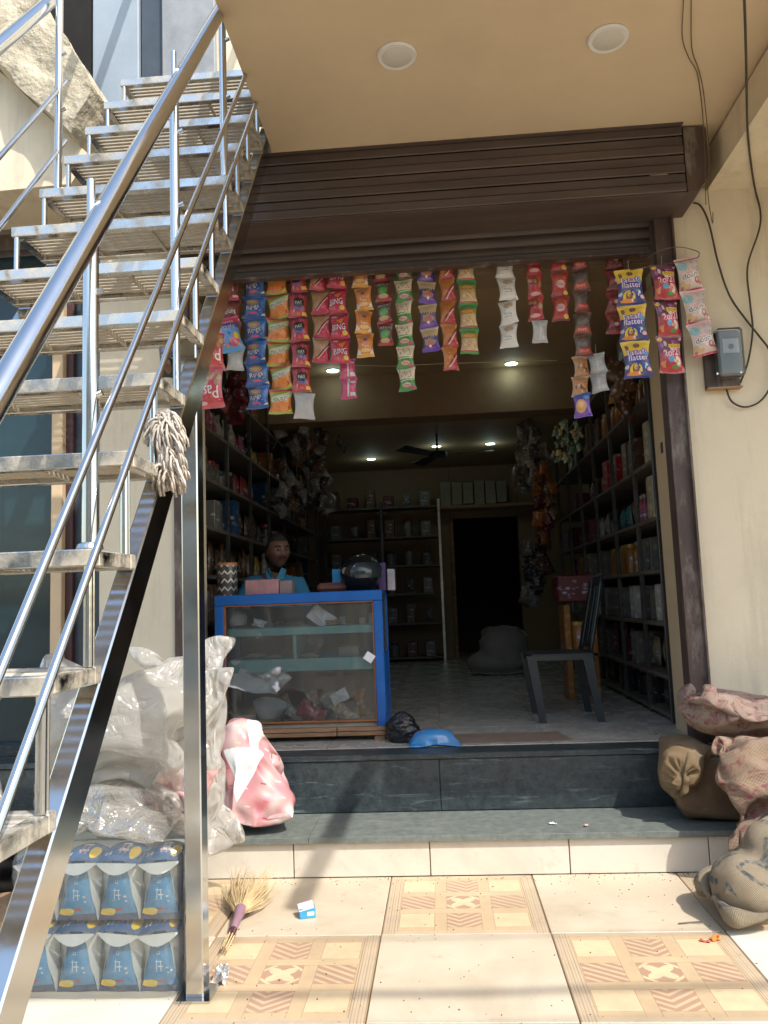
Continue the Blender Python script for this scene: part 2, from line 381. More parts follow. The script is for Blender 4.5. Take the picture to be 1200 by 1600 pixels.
# ------------------------------------------------------------------ cloth: sewn bags inflated, crumpled and dropped on the ground
def sack_sim(Wd, Ht, nu, nv, vol, steps=110, seed=1, g=9.8, boxes=(), tie=None, pull=(), z0=None, com=None, rough=.004, floor=0.0, stiff=5, iters=6, tilt=0., loc=(0, 0, 0), yaw=0.):
    """a flat sewn bag (nu columns a side, nv rows) filled to vol of its full volume; returns (nv+1, 2nu, 3)"""
    rng = np.random.RandomState(seed); M = 2 * nu
    i = np.arange(M); s = np.where(i <= nu, i / nu, (M - i) / nu); side = np.where(i <= nu, -1., 1.); side[0] = side[nu] = 0
    X = np.zeros((nv + 1, M, 3)); X[..., 0] = (s - .5) * Wd; X[..., 1] = (np.arange(nv + 1)[:, None] / nv - .5) * Ht
    th = .25 * math.sqrt(vol) * Wd
    prof = np.sin(PI * s)[None, :] ** .7 * np.sin(PI * np.linspace(0, 1, nv + 1))[:, None] ** .7
    X[..., 2] = side[None, :] * prof * th
    X += rng.randn(*X.shape) * rough
    if tilt:
        c, sn = math.cos(tilt), math.sin(tilt); y, z = X[..., 1].copy(), X[..., 2].copy(); X[..., 1] = y * c - z * sn; X[..., 2] = y * sn + z * c
    if yaw:
        c, sn = math.cos(yaw), math.sin(yaw); x, y = X[..., 0].copy(), X[..., 1].copy(); X[..., 0] = x * c - y * sn; X[..., 1] = x * sn + y * c
    X += np.array(loc, float)
    if z0 is None: z0 = floor - X[..., 2].min() + .01
    X[..., 2] += z0
    hx, hy = Wd / nu, Ht / nv; hd = math.hypot(hx, hy)
    Vref = .32 * Wd * Ht * (Wd * .6); Vt = vol * Vref
    ring = np.full((nv + 1, 1, 1), hx)
    if tie is not None:
        for j in range(nv + 1):
            d = abs(j / nv - tie[0]); ring[j] = hx * (1 - (1 - tie[1]) * math.exp(-(d / .035) ** 2))
    P0 = X.copy(); dt = .014
    ev = np.arange(0, M, 2); od = np.arange(1, M, 2); pair = (M - np.arange(M)) % M
    def con(Xa, Xb, L, k, comp=1.):
        d = Xb - Xa; l = np.sqrt((d * d).sum(-1, keepdims=True)) + 1e-9
        e = (l - L); e = np.where(e < 0, e * comp, e)
        c = d * (e / l * .5 * k); Xa += c; Xb -= c; return Xa, Xb
    for st in range(steps):
        dx = np.roll(X, -1, 1) - np.roll(X, 1, 1); dy = np.empty_like(X); dy[1:-1] = X[2:] - X[:-2]; dy[0] = X[1] - X[0]; dy[-1] = X[-1] - X[-2]
        n = np.cross(dx, dy) * .25
        Vol = (X * n).sum() / 3
        sg = 1. if Vol > 0 else -1.
        p = np.clip((Vt - abs(Vol)) / Vt, -.3, 1) * 2600
        A = n * sg * p / (hx * hy) * .02
        A[..., 2] -= g
        vel = (X - P0) * (.965 if st < steps * .7 else .9); P0 = X.copy()
        if com is not None:
            c_ = X.reshape(-1, 3).mean(0); X[..., 0] += com[0] - c_[0]; X[..., 1] += com[1] - c_[1]; P0[..., 0] += com[0] - c_[0]; P0[..., 1] += com[1] - c_[1]
            if len(com) > 2: X[..., 2] += com[2] - c_[2]; P0[..., 2] += com[2] - c_[2]
        mv = vel + A * dt * dt; l = np.sqrt((mv * mv).sum(-1, keepdims=True)); mv *= np.minimum(1, .03 / (l + 1e-9)); X = X + mv
        for it in range(iters):
            for a in (0, 1):
                k = slice(a, nv, 2); k2 = slice(a + 1, nv + 1, 2); q = X[k2].shape[0]
                A_, B_ = con(X[a:nv:2][:q], X[k2], hy, 1.); X[a:nv:2][:q] = A_; X[k2] = B_
            for ii in (ev, od):
                jj = (ii + 1) % M; A_, B_ = con(X[:, ii], X[:, jj], ring, 1.); X[:, ii] = A_; X[:, jj] = B_
            for a in (0, 1):
                for ii in (ev, od):
                    q = X[a + 1:nv + 1:2].shape[0]
                    for s_ in (1, -1):
                        jj = (ii + s_) % M
                        A_, B_ = con(X[a:nv:2][:q][:, ii], X[a + 1:nv + 1:2][:, jj], hd, .5, .35)
                        X[a:nv:2][:q][:, ii] = A_; X[a + 1:nv + 1:2][:, jj] = B_
            if it % 3 == 0:                                    # bending
                for a in range(3):
                    q = X[a + 2:nv + 1:3].shape[0]
                    A_, B_ = con(X[a:nv + 1:3][:q], X[a + 2:nv + 1:3], 2 * hy, .06 * stiff / 5); X[a:nv + 1:3][:q] = A_; X[a + 2:nv + 1:3] = B_
            for j in (0, nv):
                m_ = .5 * (X[j] + X[j][pair]); X[j] = m_
            for (j, i_, tx, k_) in pull:
                X[j, i_] += (np.array(tx) - X[j, i_]) * k_
            low = X[..., 2] < floor
            if low.any():
                X[..., 2] = np.where(low, floor, X[..., 2]); X[..., :2] = np.where(low[..., None], P0[..., :2] * .7 + X[..., :2] * .3, X[..., :2])
            for b in boxes:
                if b[0] == 'e':                                # ellipsoid support
                    c = np.array(b[1]); r = np.array(b[2]); d = (X - c) / r; l = np.sqrt((d * d).sum(-1, keepdims=True)); X = np.where(l < 1, c + d / (l + 1e-9) * r, X)
                else:                                          # box support: push out by the nearest face
                    lo, hi = np.array(b[0]), np.array(b[1]); ins = ((X > lo) & (X < hi)).all(-1)
                    if ins.any():
                        Q = X[ins]; dd = np.concatenate([Q - lo, hi - Q], 1); k = dd.argmin(1)
                        for t in range(3):
                            Q[k == t, t] = lo[t]; Q[k == t + 3, t] = hi[t]
                        X[ins] = Q
    return X
def sack_mesh(X, name, mat, lvl=1, thick=0., wr=0.):
    if wr:                                        # small pulled folds along the cloth
        X = X.copy(); dx = np.roll(X, -1, 1) - np.roll(X, 1, 1); dy = np.gradient(X, axis=0); n_ = np.cross(dx, dy); n_ /= (np.sqrt((n_ ** 2).sum(-1, keepdims=True)) + 1e-9)
        for j in range(1, X.shape[0] - 1):
            for i in range(X.shape[1]):
                q = Vector(X[j, i]); h = (1 - abs(noise.noise(Vector((q.x * 9 + q.z * 5, q.y * 7, q.z * 4)))) * 2.2) * .7 + noise.noise(q * 16) * .5
                X[j, i] += n_[j, i] * h * wr
    nv, M = X.shape[0] - 1, X.shape[1]; nu = M // 2
    mb = MB(); vs = []; uv = []; idx = {}
    for j in range(nv + 1):
        for i in range(M): vs.append(X[j, i])
    # u runs 0..1 on the front and 1..2 on the back
    fs = []; us = []
    for j in range(nv):
        for i in range(M):
            i2 = (i + 1) % M; a = i / nu; b = (i + 1) / nu
            fs.append([j * M + i, j * M + i2, (j + 1) * M + i2, (j + 1) * M + i]); us.append([(a, j / nv), (b, j / nv), (b, (j + 1) / nv), (a, (j + 1) / nv)])
    me = bpy.data.meshes.new(name); me.from_pydata([tuple(map(float, v)) for v in vs], [], fs)
    l = me.uv_layers.new(name='UVMap'); l.data.foreach_set('uv', [c for q in us for p_ in q for c in p_])
    for m in (mat if isinstance(mat, (list, tuple)) else [mat]): me.materials.append(m)
    bm = bmesh.new(); bm.from_mesh(me); bmesh.ops.remove_doubles(bm, verts=bm.verts, dist=.0005); bmesh.ops.recalc_face_normals(bm, faces=bm.faces); bm.to_mesh(me); bm.free()
    me.polygons.foreach_set('use_smooth', [True] * len(me.polygons)); me.update()
    return me
def subsurf(o, lvl=1):
    m = o.modifiers.new('sub', 'SUBSURF'); m.levels = lvl; m.render_levels = lvl; return o

# ------------------------------------------------------------------ flat print (rasterised in memory for packets and tiles)
_GM = {}
def glyph(s):
    """coverage mask of a word, drawn with Blender's own font"""
    if s in _GM: return _GM[s]
    cu = bpy.data.curves.new('t', 'FONT'); cu.body = s; cu.resolution_u = 3; o = bpy.data.objects.new('t', cu); COL.objects.link(o)
    bpy.context.view_layer.update(); dg = bpy.context.evaluated_depsgraph_get(); me = bpy.data.meshes.new_from_object(o.evaluated_get(dg))
    me.calc_loop_triangles(); V = np.array([v.co[:2] for v in me.vertices]); T = [tuple(t.vertices) for t in me.loop_triangles]
    bpy.data.objects.remove(o); bpy.data.curves.remove(cu); bpy.data.meshes.remove(me)
    lo, hi = V.min(0), V.max(0); H = 48; Wp = max(8, int(H * (hi[0] - lo[0]) / (hi[1] - lo[1]))); V = (V - lo) / (hi - lo) * [Wp, H]
    im = np.zeros((H, Wp))
    for a, b, c in T:
        A, B, C_ = V[a], V[b], V[c]; x0, y0 = np.floor(np.minimum(np.minimum(A, B), C_)).astype(int); x1, y1 = np.ceil(np.maximum(np.maximum(A, B), C_)).astype(int)
        yy, xx = np.mgrid[max(0, y0):min(H, y1 + 1), max(0, x0):min(Wp, x1 + 1)]
        if yy.size == 0: continue
        px, py = xx + .5, yy + .5
        d = [(q[0] - p[0]) * (py - p[1]) - (q[1] - p[1]) * (px - p[0]) for p, q in ((A, B), (B, C_), (C_, A))]
        ins = ((d[0] >= -.4) & (d[1] >= -.4) & (d[2] >= -.4)) | ((d[0] <= .4) & (d[1] <= .4) & (d[2] <= .4))
        im[max(0, y0):min(H, y1 + 1), max(0, x0):min(Wp, x1 + 1)][ins] = 1
    _GM[s] = im; return im
class Art:
    """a small printed face; coordinates 0..1, v upwards"""
    def __init__(s, w, h, c):
        s.w, s.h = w, h; s.a = np.ones((h, w, 3)) * np.array(c); yy, xx = np.mgrid[0:h, 0:w]; s.x = (xx + .5) / w; s.y = (yy + .5) / h
    def m(s, k, c): s.a[k] = c; return s
    def rect(s, x0, y0, x1, y1, c): return s.m((s.x > x0) & (s.x < x1) & (s.y > y0) & (s.y < y1), c)
    def ell(s, x, y, rx, ry, c): return s.m(((s.x - x) / rx) ** 2 + ((s.y - y) / ry) ** 2 < 1, c)
    def half(s, nx, ny, d, c): return s.m(s.x * nx + s.y * ny > d, c)
    def band(s, nx, ny, d0, d1, c): return s.m((s.x * nx + s.y * ny > d0) & (s.x * nx + s.y * ny < d1), c)
    def tri(s, p, c):
        d = [(q[0] - a[0]) * (s.y - a[1]) - (q[1] - a[1]) * (s.x - a[0]) for a, q in zip(p, p[1:] + p[:1])]
        return s.m(((d[0] > 0) & (d[1] > 0) & (d[2] > 0)) | ((d[0] < 0) & (d[1] < 0) & (d[2] < 0)), c)
    def blobs(s, n, x0, y0, x1, y1, r, cols, seed=0):
        g = random.Random(seed)
        for _ in range(n): s.ell(g.uniform(x0, x1), g.uniform(y0, y1), r * g.uniform(.5, 1.3), r * g.uniform(.4, 1.1), g.choice(cols))
        return s
    def text(s, t, x, y, w, h, c, rot=0, outline=None):
        g = glyph(t); a = R(rot); ca, sa = math.cos(a), math.sin(a)
        def cov(gr):
            dx, dy = s.x - x, (s.y - y) * s.h / s.w; X = (dx * ca + dy * sa) / w + .5; Y = (-dx * sa + dy * ca) / (h * s.h / s.w) + .5
            ix, iy = (X * g.shape[1]).astype(int), (Y * g.shape[0]).astype(int); o = np.zeros(s.x.shape, bool)
            for ax in range(-gr, gr + 1):
                for ay in range(-gr, gr + 1):
                    jx, jy = ix + ax * 4, iy + ay * 4; k = (jx >= 0) & (jx < g.shape[1]) & (jy >= 0) & (jy < g.shape[0]) & (X > -.2)
                    o[k] |= g[jy[k], jx[k]] > .5
            return o
        if outline is not None: s.m(cov(1), outline)
        return s.m(cov(0), c)
    def image(s, name):
        im = bpy.data.images.new(name, s.w, s.h); b = np.ones((s.h, s.w, 4), np.float32); b[..., :3] = np.clip(s.a, 0, 1) ** .4545; im.pixels.foreach_set(b.ravel()); im.update(); im.pack(); return im
def floor_dirt(n, c):
    gp = N(n, 'ShaderNodeNewGeometry'); pv = gp.outputs['Position']
    c = mixc(n, ramp(n, noise_n(n, pv, 1.7, 8, .68, .6), .50, .95), c, (.36, .27, .17))
    c = mixc(n, ramp(n, noise_n(n, pv, 13, 5, .7), .64, .80), c, (.30, .21, .12))
    return mixc(n, ramp(n, noise_n(n, pv, 5.5, 6, .75, 1.5), .62, .9), c, (.26, .19, .12))
def print_mat(name, art, rough=.28, coat=.3, bump=.25, bscale=30, clean=False, metal=0, rep=False, floor=False):
    m, n, b, out = _nodes(name); t = N(n, 'ShaderNodeTexImage'); t.image = art.image(name); tc = N(n, 'ShaderNodeTexCoord'); n.links.new(tc.outputs['UV'], t.inputs[0])
    v = tc.outputs['Object']; t.extension = 'REPEAT' if rep else 'EXTEND'
    c = t.outputs[0]
    if floor: c = floor_dirt(n, c)
    if not clean:
        g = noise_n(n, v, 14, 4); c = mixc(n, ramp(n, g, .4, 1.6), c, (.35, .30, .24))
    n.links.new(c, b.inputs['Base Color']); b.inputs['Roughness'].default_value = rough; b.inputs['Coat Weight'].default_value = coat; b.inputs['Metallic'].default_value = metal
    if bump: bump_n(n, b, noise_n(n, v, bscale, 3), bump, .006)
    return m

# ------------------------------------------------------------------ the ground, steps and floor tiles
g0 = MB(); g0.add([(-60, -80, -.16), (60, -80, -.16), (60, 60, -.16), (-60, 60, -.16)], [(0, 1, 2, 3)]); structure('ground', g0, street)
TX, TY, TP = -.282, 3.79, .6335
fl = MB(); fl.box((0, 1.79, -.08), (7.6, 4.0, .14)); forecourt = structure('forecourt_floor', fl, grout)
def tile_art():
    a = Art(384, 384, (.60, .46, .30)); band = (.54, .43, .30); dk = (.42, .26, .17); ln = (.30, .20, .11); lt = (.66, .52, .32)
    e0, w = .085, .075; sq = (1 - 2 * e0 - 4 * w) / 3 + 0.0
    # centre, size of the nine squares between the woven bands
    cs = [e0 + w * .5 + sq / 2, .5, 1 - e0 - w * .5 - sq / 2]
    a.rect(0, 0, 1, 1, band)
    for k in range(5): a.rect(e0 * k / 5., 0, e0 * k / 5. + .004, 1, (.36, .25, .14)); a.rect(1 - e0 * k / 5. - .004, 0, 1 - e0 * k / 5., 1, (.36, .25, .14))
    a.rect(e0, e0 * .45, 1 - e0, 1 - e0 * .45, (.56, .41, .245))
    a.rect(e0, e0 * .45, e0 + .004, 1 - e0 * .45, ln); a.rect(1 - e0, e0 * .45, 1 - e0 + .004, 1 - e0 * .45, ln)
    S = .215; cc = [.205, .5, .795]
    for i, x in enumerate(cc):
        for j, y in enumerate(cc):
            h = S / 2
            a.rect(x - h - .003, y - h - .003, x + h + .003, y + h + .003, ln)
            a.rect(x - h, y - h, x + h, y + h, lt if (i + j) % 2 == 0 else (.60, .44, .28))
            box = (abs(a.x - x) < h) & (abs(a.y - y) < h)
            if (i + j) % 2 == 1:
                if i == 1: f = (a.y - y) * (1 if j == 2 else 1) + abs(a.x - x - (.03 if j == 2 else -.03)) * -.75
                else: f = (a.y - y) + (a.x - x) * .7
                a.m(box & ((f * 17) % 1 < .58), dk)
            elif i == 1 and j == 1:
                a.m(box, dk); r = np.hypot(a.x - x, a.y - y); th = np.arctan2(a.y - y, a.x - x)
                a.m(box & (r < .075 + .028 * np.cos(4 * (th - PI / 4))), lt); a.m(box & (abs(np.abs(a.x - x) + np.abs(a.y - y) - .155) < .012), lt)
    for x0 in (.3525, .6475):
        a.rect(x0 - .040, e0 * .45, x0 - .037, 1 - e0 * .45, ln); a.rect(x0 + .037, e0 * .45, x0 + .040, 1 - e0 * .45, ln)
    for k, y0 in enumerate((.3525, .6475)):
        x0, x1 = (e0 + .01, .615) if k == 0 else (.39, 1 - e0 - .01)
        a.rect(x0, y0 - .037, x1, y0 + .037, (.58, .43, .26)); a.rect(x0, y0 - .040, x1, y0 - .037, ln); a.rect(x0, y0 + .037, x1, y0 + .040, ln)
    a.a += (np.random.RandomState(3).rand(384, 384, 1) - .5) * .03
    gr = noise_img(384, 384, 3); a.a *= (1 + gr[..., None] * .12)
    return a
def noise_img(h, w, seed):
    r = np.random.RandomState(seed); o = np.zeros((h, w))
    for k, s in ((6, .5), (14, .3), (40, .2)):
        g = r.rand(k, k * 3 if False else k) - .5; yi = np.linspace(0, k - 1.001, h); xi = np.linspace(0, k - 1.001, w); y0, x0 = yi.astype(int), xi.astype(int); fy, fx = (yi - y0)[:, None], (xi - x0)[None]
        o += s * 2 * ((g[y0][:, x0] * (1 - fx) + g[y0][:, x0 + 1] * fx) * (1 - fy) + (g[y0 + 1][:, x0] * (1 - fx) + g[y0 + 1][:, x0 + 1] * fx) * fy)
    return o
tile_pat = print_mat('patterned ceramic tile', tile_art(), .32, 0, .05, 8, floor=True)
def tile_mesh(mat):
    mb = MB(); q = TP / 2 - .0016; b = .0025; z = 0
    mb.add([(-q, -q, -.01), (q, -q, -.01), (q, q, -.01), (-q, q, -.01), (-q, -q, -.0025), (q, -q, -.0025), (q, q, -.0025), (-q, q, -.0025),
            (-q + b, -q + b, 0), (q - b, -q + b, 0), (q - b, q - b, 0), (-q + b, q - b, 0)],
           [(0, 1, 5, 4), (1, 2, 6, 5), (2, 3, 7, 6), (3, 0, 4, 7), (4, 5, 9, 8), (5, 6, 10, 9), (6, 7, 11, 10), (7, 4, 8, 11), (8, 9, 10, 11)],
           [(0, 0), (1, 0), (1, 1), (0, 1)] * 3)
    return mb.mesh('floor_tile', mat)
tm = [tile_mesh(tile_plain), tile_mesh(tile_pat), tile_mesh(tile_pale)]
for r_ in range(6):
    for c_ in range(-5, 5):
        kind = 1 if (c_ + r_) % 2 == 0 else (2 if (c_ <= -2 or c_ >= 2) else 0)
        o = instance(tm[kind], 'tile', forecourt, (TX + TP * (c_ + .5), TY - TP * (r_ + .5), .0 + random.uniform(-.0006, .0006)))
        if kind != 1: o.rotation_euler = (0, 0, random.choice((0, PI / 2, PI, -PI / 2)))
# lower step: ivory riser tiles under a grey stone tread
st1 = MB(); st1.box((-.3, 4.02, .07), (6.0, .44, .145)); step1 = structure('lower_step', st1, grout)
rx = [-3.24, -2.61, -1.98, -1.358, -.731, -.103, .525, 1.14, 1.77, 2.4]
for a, b in zip(rx, rx[1:]): part('riser_tile', MB().box(((a + b) / 2, 3.794, .078), (b - a - .005, .010, .153), b=.002), tile_riser, step1)
sl = MB()
sl.box((-1.95, 3.98, .1695), (2.584, .425, .027), b=.001); part('tread_slab', sl, granite_grey, step1)
part('tread_slab', MB().box((1.07, 3.98, .1695), (3.452, .425, .027), b=.001), granite_grey, step1)
# upper step: black granite
u = MB(); u.box((-.3, 4.34, .31), (6.0, .28, .25)); step2 = structure('upper_step', u, grout)
part('riser_slab', MB().box((-1.55, 4.187, .314), (3.004, .018, .254), b=.003), granite_dark, step2)
part('riser_slab', MB().box((1.03, 4.187, .314), (2.152, .018, .254), b=.003), granite_dark, step2)
part('tread_slab', MB().box((-.3, 4.265, .4555), (6.0, .19, .029), b=.004), granite_dark, step2)
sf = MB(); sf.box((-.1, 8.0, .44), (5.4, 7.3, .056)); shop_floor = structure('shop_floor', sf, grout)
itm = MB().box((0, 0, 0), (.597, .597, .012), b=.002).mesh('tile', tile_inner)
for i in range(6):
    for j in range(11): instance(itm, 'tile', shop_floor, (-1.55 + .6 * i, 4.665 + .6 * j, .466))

# ------------------------------------------------------------------ facade, jambs, canopy, upper floor
fw = MB(); fw.box((2.47, 4.5, 1.8), (2.3, .5, 3.24)); right_wall = single('facade_wall', fw, plaster, 'cream plaster facade wall right of the shop opening', 'wall', (1.32, 4.25, .18))
fw = MB(); fw.box((-1.63, 4.5, 1.93), (.45, .5, 3.5)); single('facade_wall', fw, plaster, 'narrow cream plaster pier behind the stair, left of the shop opening', 'wall', (-1.6, 4.25, .18))
part('lining', MB().box((1.311, 4.54, 1.75), (.022, .42, 2.56)), plaster_jamb, right_wall)
hl = MB(); hl.box((0, 4.62, 3.37), (2.9, .26, .48)); single('lintel', hl, inner_wall, 'plastered lintel above the shop opening behind the roller shutter', 'lintel', (0, 4.55, 3.05))
# beam along the right of the canopy (drops to 3.4)
cn = MB(); cn.box((1.72, 3.35, 3.83), (5.0, 2.1, .42)); canopy = single('canopy', cn, ceil_m, 'tan plastered canopy ceiling over the shop front', 'canopy', (1.7, 2.5, 3.62))
single('beam', MB().box((2.9, 3.28, 3.5), (2.72, 1.94, .2)), plaster, 'cream plastered drop beam beside the canopy at upper right', 'beam', (2.9, 3.4, 3.4))
tip = Vector((-.655, 3.42, 0)) + sdir * (3.66 / sdir.z)
single('jutting_bar', MB().box((tip.x, (tip.y + 2.3) / 2, 3.66), (.07, 2.3 - tip.y, .06)), steel_m, 'steel bar jutting out from the canopy edge', 'bar', (tip.x, 2.3, 3.66))
uw = MB(); uw.box((-.3, 4.85, 5.6), (8.6, .4, 3.2)); single('upper_wall', uw, plaster, 'upper floor wall behind the stair head', 'wall', (0, 4.65, 4.04))
single('upper_slab', MB().box((-2.9, 4.6, 3.86), (4.2, .5, .3)), concrete, 'concrete floor slab at the head of the steel stair', 'slab', (-2.9, 4.4, 3.7))
ud = thing('upper_door', 'pale blue double door at the head of the stair', 'door', (-1.65, 4.6, 4.1))
part('leaf', MB().box((-1.90, 4.60, 5.2), (.30, .05, 2.2), b=.006), blue_cloth, ud)
part('leaf', MB().box((-1.43, 4.60, 5.2), (.34, .05, 2.2), b=.006), mk('pale grey door panel', (.26, .28, .30), .5), ud)
part('frame', MB().box((-1.66, 4.625, 5.2), (.16, .04, 2.2)), slate_panel, ud)
part('frame', MB().box((-2.25, 4.61, 5.2), (.38, .06, 2.2)), backdark, ud, 'near-black panel standing for the shade in the gap beside the door')  # solid panel: the shade of the open gap is put into its colour
# raw sloping concrete beam and plastered soffit, upper left
cb = MB(); cb.prism([(-1.716, 4.03), (-1.84, 3.76), (-2.32, 4.27), (-3.1, 5.0), (-3.1, 6.2), (-2.33, 5.08), (-1.97, 4.47)], 3.84, 4.2)
bm = bmesh.new(); me = cb.mesh('concrete_beam', concrete, (-1.9, 4, 4)); bm.from_mesh(me)
bmesh.ops.triangulate(bm, faces=bm.faces); bmesh.ops.subdivide_edges(bm, edges=bm.edges, cuts=9, use_grid_fill=True); bmesh.ops.remove_doubles(bm, verts=bm.verts, dist=.002)
for v in bm.verts:
    q = v.co * 9; v.co += Vector((noise.noise(q), noise.noise(q + Vector((7, 0, 0))), noise.noise(q + Vector((0, 9, 0))))) * .022
bm.to_mesh(me); bm.free()
single('concrete_beam', me, None, 'rough sunlit concrete beam sloping down to the head of the stair', 'beam', (-1.9, 4, 4))
single('soffit', MB().prism([(-1.80, 3.72), (-1.90, 3.56), (-4.2, 3.50), (-4.2, 5.5), (-3.1, 5.0), (-2.32, 4.26)], 3.98, 4.4), plaster, 'smooth cream soffit under the sloping concrete beam', 'soffit', (-2.6, 4.2, 3.5))
# glazed front left of the pier
gu = thing('glazed_front', 'dark glazed shopfront behind the stair, left of the cream pier', 'window', (-2.6, 4.4, .47))
part('pane', MB().box((-2.95, 4.47, 1.95), (1.54, .012, 2.9)), win_glass, gu)
part('pane', MB().box((-1.985, 4.47, 1.95), (.23, .014, 2.9)), slate_panel, gu)
part('mullion', MB().box((-2.165, 4.43, 1.95), (.065, .1, 3.1), b=.004), plaster_jamb, gu)
part('mullion', MB().box((-2.115, 4.45, 1.95), (.05, .05, 3.1), b=.004), mk('maroon frame', (.07, .03, .03), .5), gu)
part('transom', MB().box((-2.9, 4.44, 3.46), (2.2, .1, .1), b=.004), guide_m, gu)
part('sill', MB().box((-2.9, 4.44, .5), (2.2, .14, .06), b=.004), granite_dark, gu)
# buildings across the lane, seen only in the reflections
def far_house(label, x0, x1, y, depth, h, m, face):
    t = thing('town_house', label, 'building', ((x0 + x1) / 2, y, -.15)); part('wall', MB().box(((x0 + x1) / 2, y - depth / 2 * face, h / 2 - .15), (x1 - x0, depth, h)), m, t)
    n = int((x1 - x0) / 2.4)
    for fl_ in range(int(h // 3)):
        for k in range(n):
            cx_ = x0 + (k + .5) * (x1 - x0) / n; wz = 1.5 + fl_ * 3
            w_ = part('window', MB().box((cx_, y + .03 * face, wz), (1.1, .08, 1.3)), guide_m, t); part('pane', MB().box((cx_, y + .08 * face, wz), (.96, .02, 1.16)), win_glass, w_)
    return t
tan_house = mk('pale house wall', (.52, .50, .46), .9, var=.2, scale=.6)
grey_house = mk('grey house wall', (.42, .44, .44), .9, var=.2, scale=.6)
far_house('pale two-storey house across the lane behind the camera', -9, .5, -9.5, 4, 6.2, tan_house, 1)
far_house('grey two-storey house across the lane behind the camera', 1.0, 11, -10, 4, 6.0, grey_house, 1)
# shutter
sh = thing('roller_shutter', 'brown roller shutter half lowered above the shop opening', 'shutter', (0, 4.1, 3.1))
bx = MB(); bx.box((-.09, 4.15, 3.617), (2.86, .44, .006)); part('hood_top', bx, shutter_m, sh)
zs = np.linspace(3.262, 3.615, 8)
for k in range(7):
    z0, z1 = zs[k], zs[k + 1]; m_ = MB(); h = (z1 - z0) / 2; ins = .006 + .012 * (k % 2)
    m_.box((-.09, 3.957 + ins * .5, (z0 + z1) / 2), (2.86, .012, z1 - z0 - .004), b=.004); part('hood_panel', m_, shutter_m, sh)
m_ = MB(); m_.box((-.09, 4.11, 3.258), (2.86, .30, .005)); part('hood_bottom', m_, shutter_m, sh)
ep = MB(); ep.prism([(1.345, 3.262), (1.345, 3.61), (1.46, 3.60), (1.46, 3.34), (1.40, 3.262)], 3.96, 4.25); part('end_plate', ep, guide_m, sh)
part('end_plate', MB().box((-1.54, 4.1, 3.44), (.03, .3, .36)), guide_m, sh)
def slat(z):
    m_ = MB(); n = 6; pr = [(4.335 - .013 * math.sin(PI * k / n), z + .062 * k / n) for k in range(n + 1)] + [(4.34, z + .0625)]
    vs = [(x, y, zz) for x in (-1.36, 1.27) for y, zz in pr] ; q = len(pr)
    m_.add(vs, [(k, k + 1, q + k + 1, q + k) for k in range(q - 1)]); return m_
slm = slat(0).mesh('slat', shutter_m, (0, 4.1, 0))
for k in range(7): instance(slm, 'slat', sh, (0, 0, 3.135 + .064 * k - 3.1))
part('bottom_rail', MB().box((-.045, 4.325, 3.115), (2.63, .045, .05), b=.006), shutter_m, sh)
part('bottom_flange', MB().box((-.045, 4.30, 3.088), (2.63, .06, .008)), guide_m, sh)
for (x, s_) in ((1.288, 1), (-1.385, -1)):
    gm = MB(); gm.box((x, 4.236, 1.87), (.088, .012, 2.78)); gm.box((x - .04, 4.29, 1.87), (.010, .10, 2.78)); gm.box((x + .045, 4.225, 1.87), (.010, .05, 2.78))
    part('guide_rail', gm, guide_m, sh)
part('latch_plate', MB().box((1.297, 4.60, 2.06), (.006, .03, .06)), guide_m, right_wall)
part('latch_plate', MB().box((1.297, 4.52, 3.02), (.006, .03, .05)), guide_m, right_wall)

# ceiling lamps under the canopy (off)
def lamp(x, y, z, r, lit, label, group):
    t = thing('ceiling_light', label, 'light', (x, y, z), group=group)
    part('rim', MB().lathe([(r * .8, 0), (r, 0), (r * 1.03, -.006), (r * .96, -.016 if not lit else -.008), (r * .86, -.014 if not lit else -.006)], (x, y, z), 28), white_pl, t, smooth=40)
    part('diffuser', MB().lathe([(0.001, -.0), (r * .85, -.0), (r * .85, -.012 if not lit else -.007), (r * .6, -.020 if not lit else -.009), (.001, -.022 if not lit else -.010)], (x, y, z), 28), led if lit else mk('frosted lamp cover', (.62, .60, .54), .4, var=.05), t, smooth=40)
    return t
lp = P(620, 85, Z=3.62); lamp(lp.x, lp.y, 3.62, .085, False, 'round unlit white lamp on the canopy ceiling, the left of the two', 'unlit canopy lamps')
lp = P(950, 58, Z=3.62); lamp(lp.x, lp.y, 3.62, .085, False, 'round unlit white lamp on the canopy ceiling, the right of the two', 'unlit canopy lamps')

# ------------------------------------------------------------------ shop interior shell
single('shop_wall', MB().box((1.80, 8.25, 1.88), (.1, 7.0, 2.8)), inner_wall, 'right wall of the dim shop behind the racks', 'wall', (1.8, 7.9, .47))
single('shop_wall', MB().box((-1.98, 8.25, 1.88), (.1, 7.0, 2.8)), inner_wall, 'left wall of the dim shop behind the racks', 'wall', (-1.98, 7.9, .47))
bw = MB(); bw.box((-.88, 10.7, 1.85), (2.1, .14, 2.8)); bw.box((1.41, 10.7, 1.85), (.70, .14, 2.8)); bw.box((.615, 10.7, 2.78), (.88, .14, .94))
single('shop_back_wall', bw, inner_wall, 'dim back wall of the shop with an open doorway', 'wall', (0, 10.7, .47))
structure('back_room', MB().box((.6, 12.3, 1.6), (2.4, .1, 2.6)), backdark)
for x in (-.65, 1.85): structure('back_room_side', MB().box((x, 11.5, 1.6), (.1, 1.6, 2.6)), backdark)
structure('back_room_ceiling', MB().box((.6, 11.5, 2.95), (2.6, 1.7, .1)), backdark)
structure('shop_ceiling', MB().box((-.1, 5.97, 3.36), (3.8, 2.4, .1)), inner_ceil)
structure('shop_ceiling', MB().box((-.1, 9.15, 3.05), (3.8, 3.7, .1)), inner_ceil)
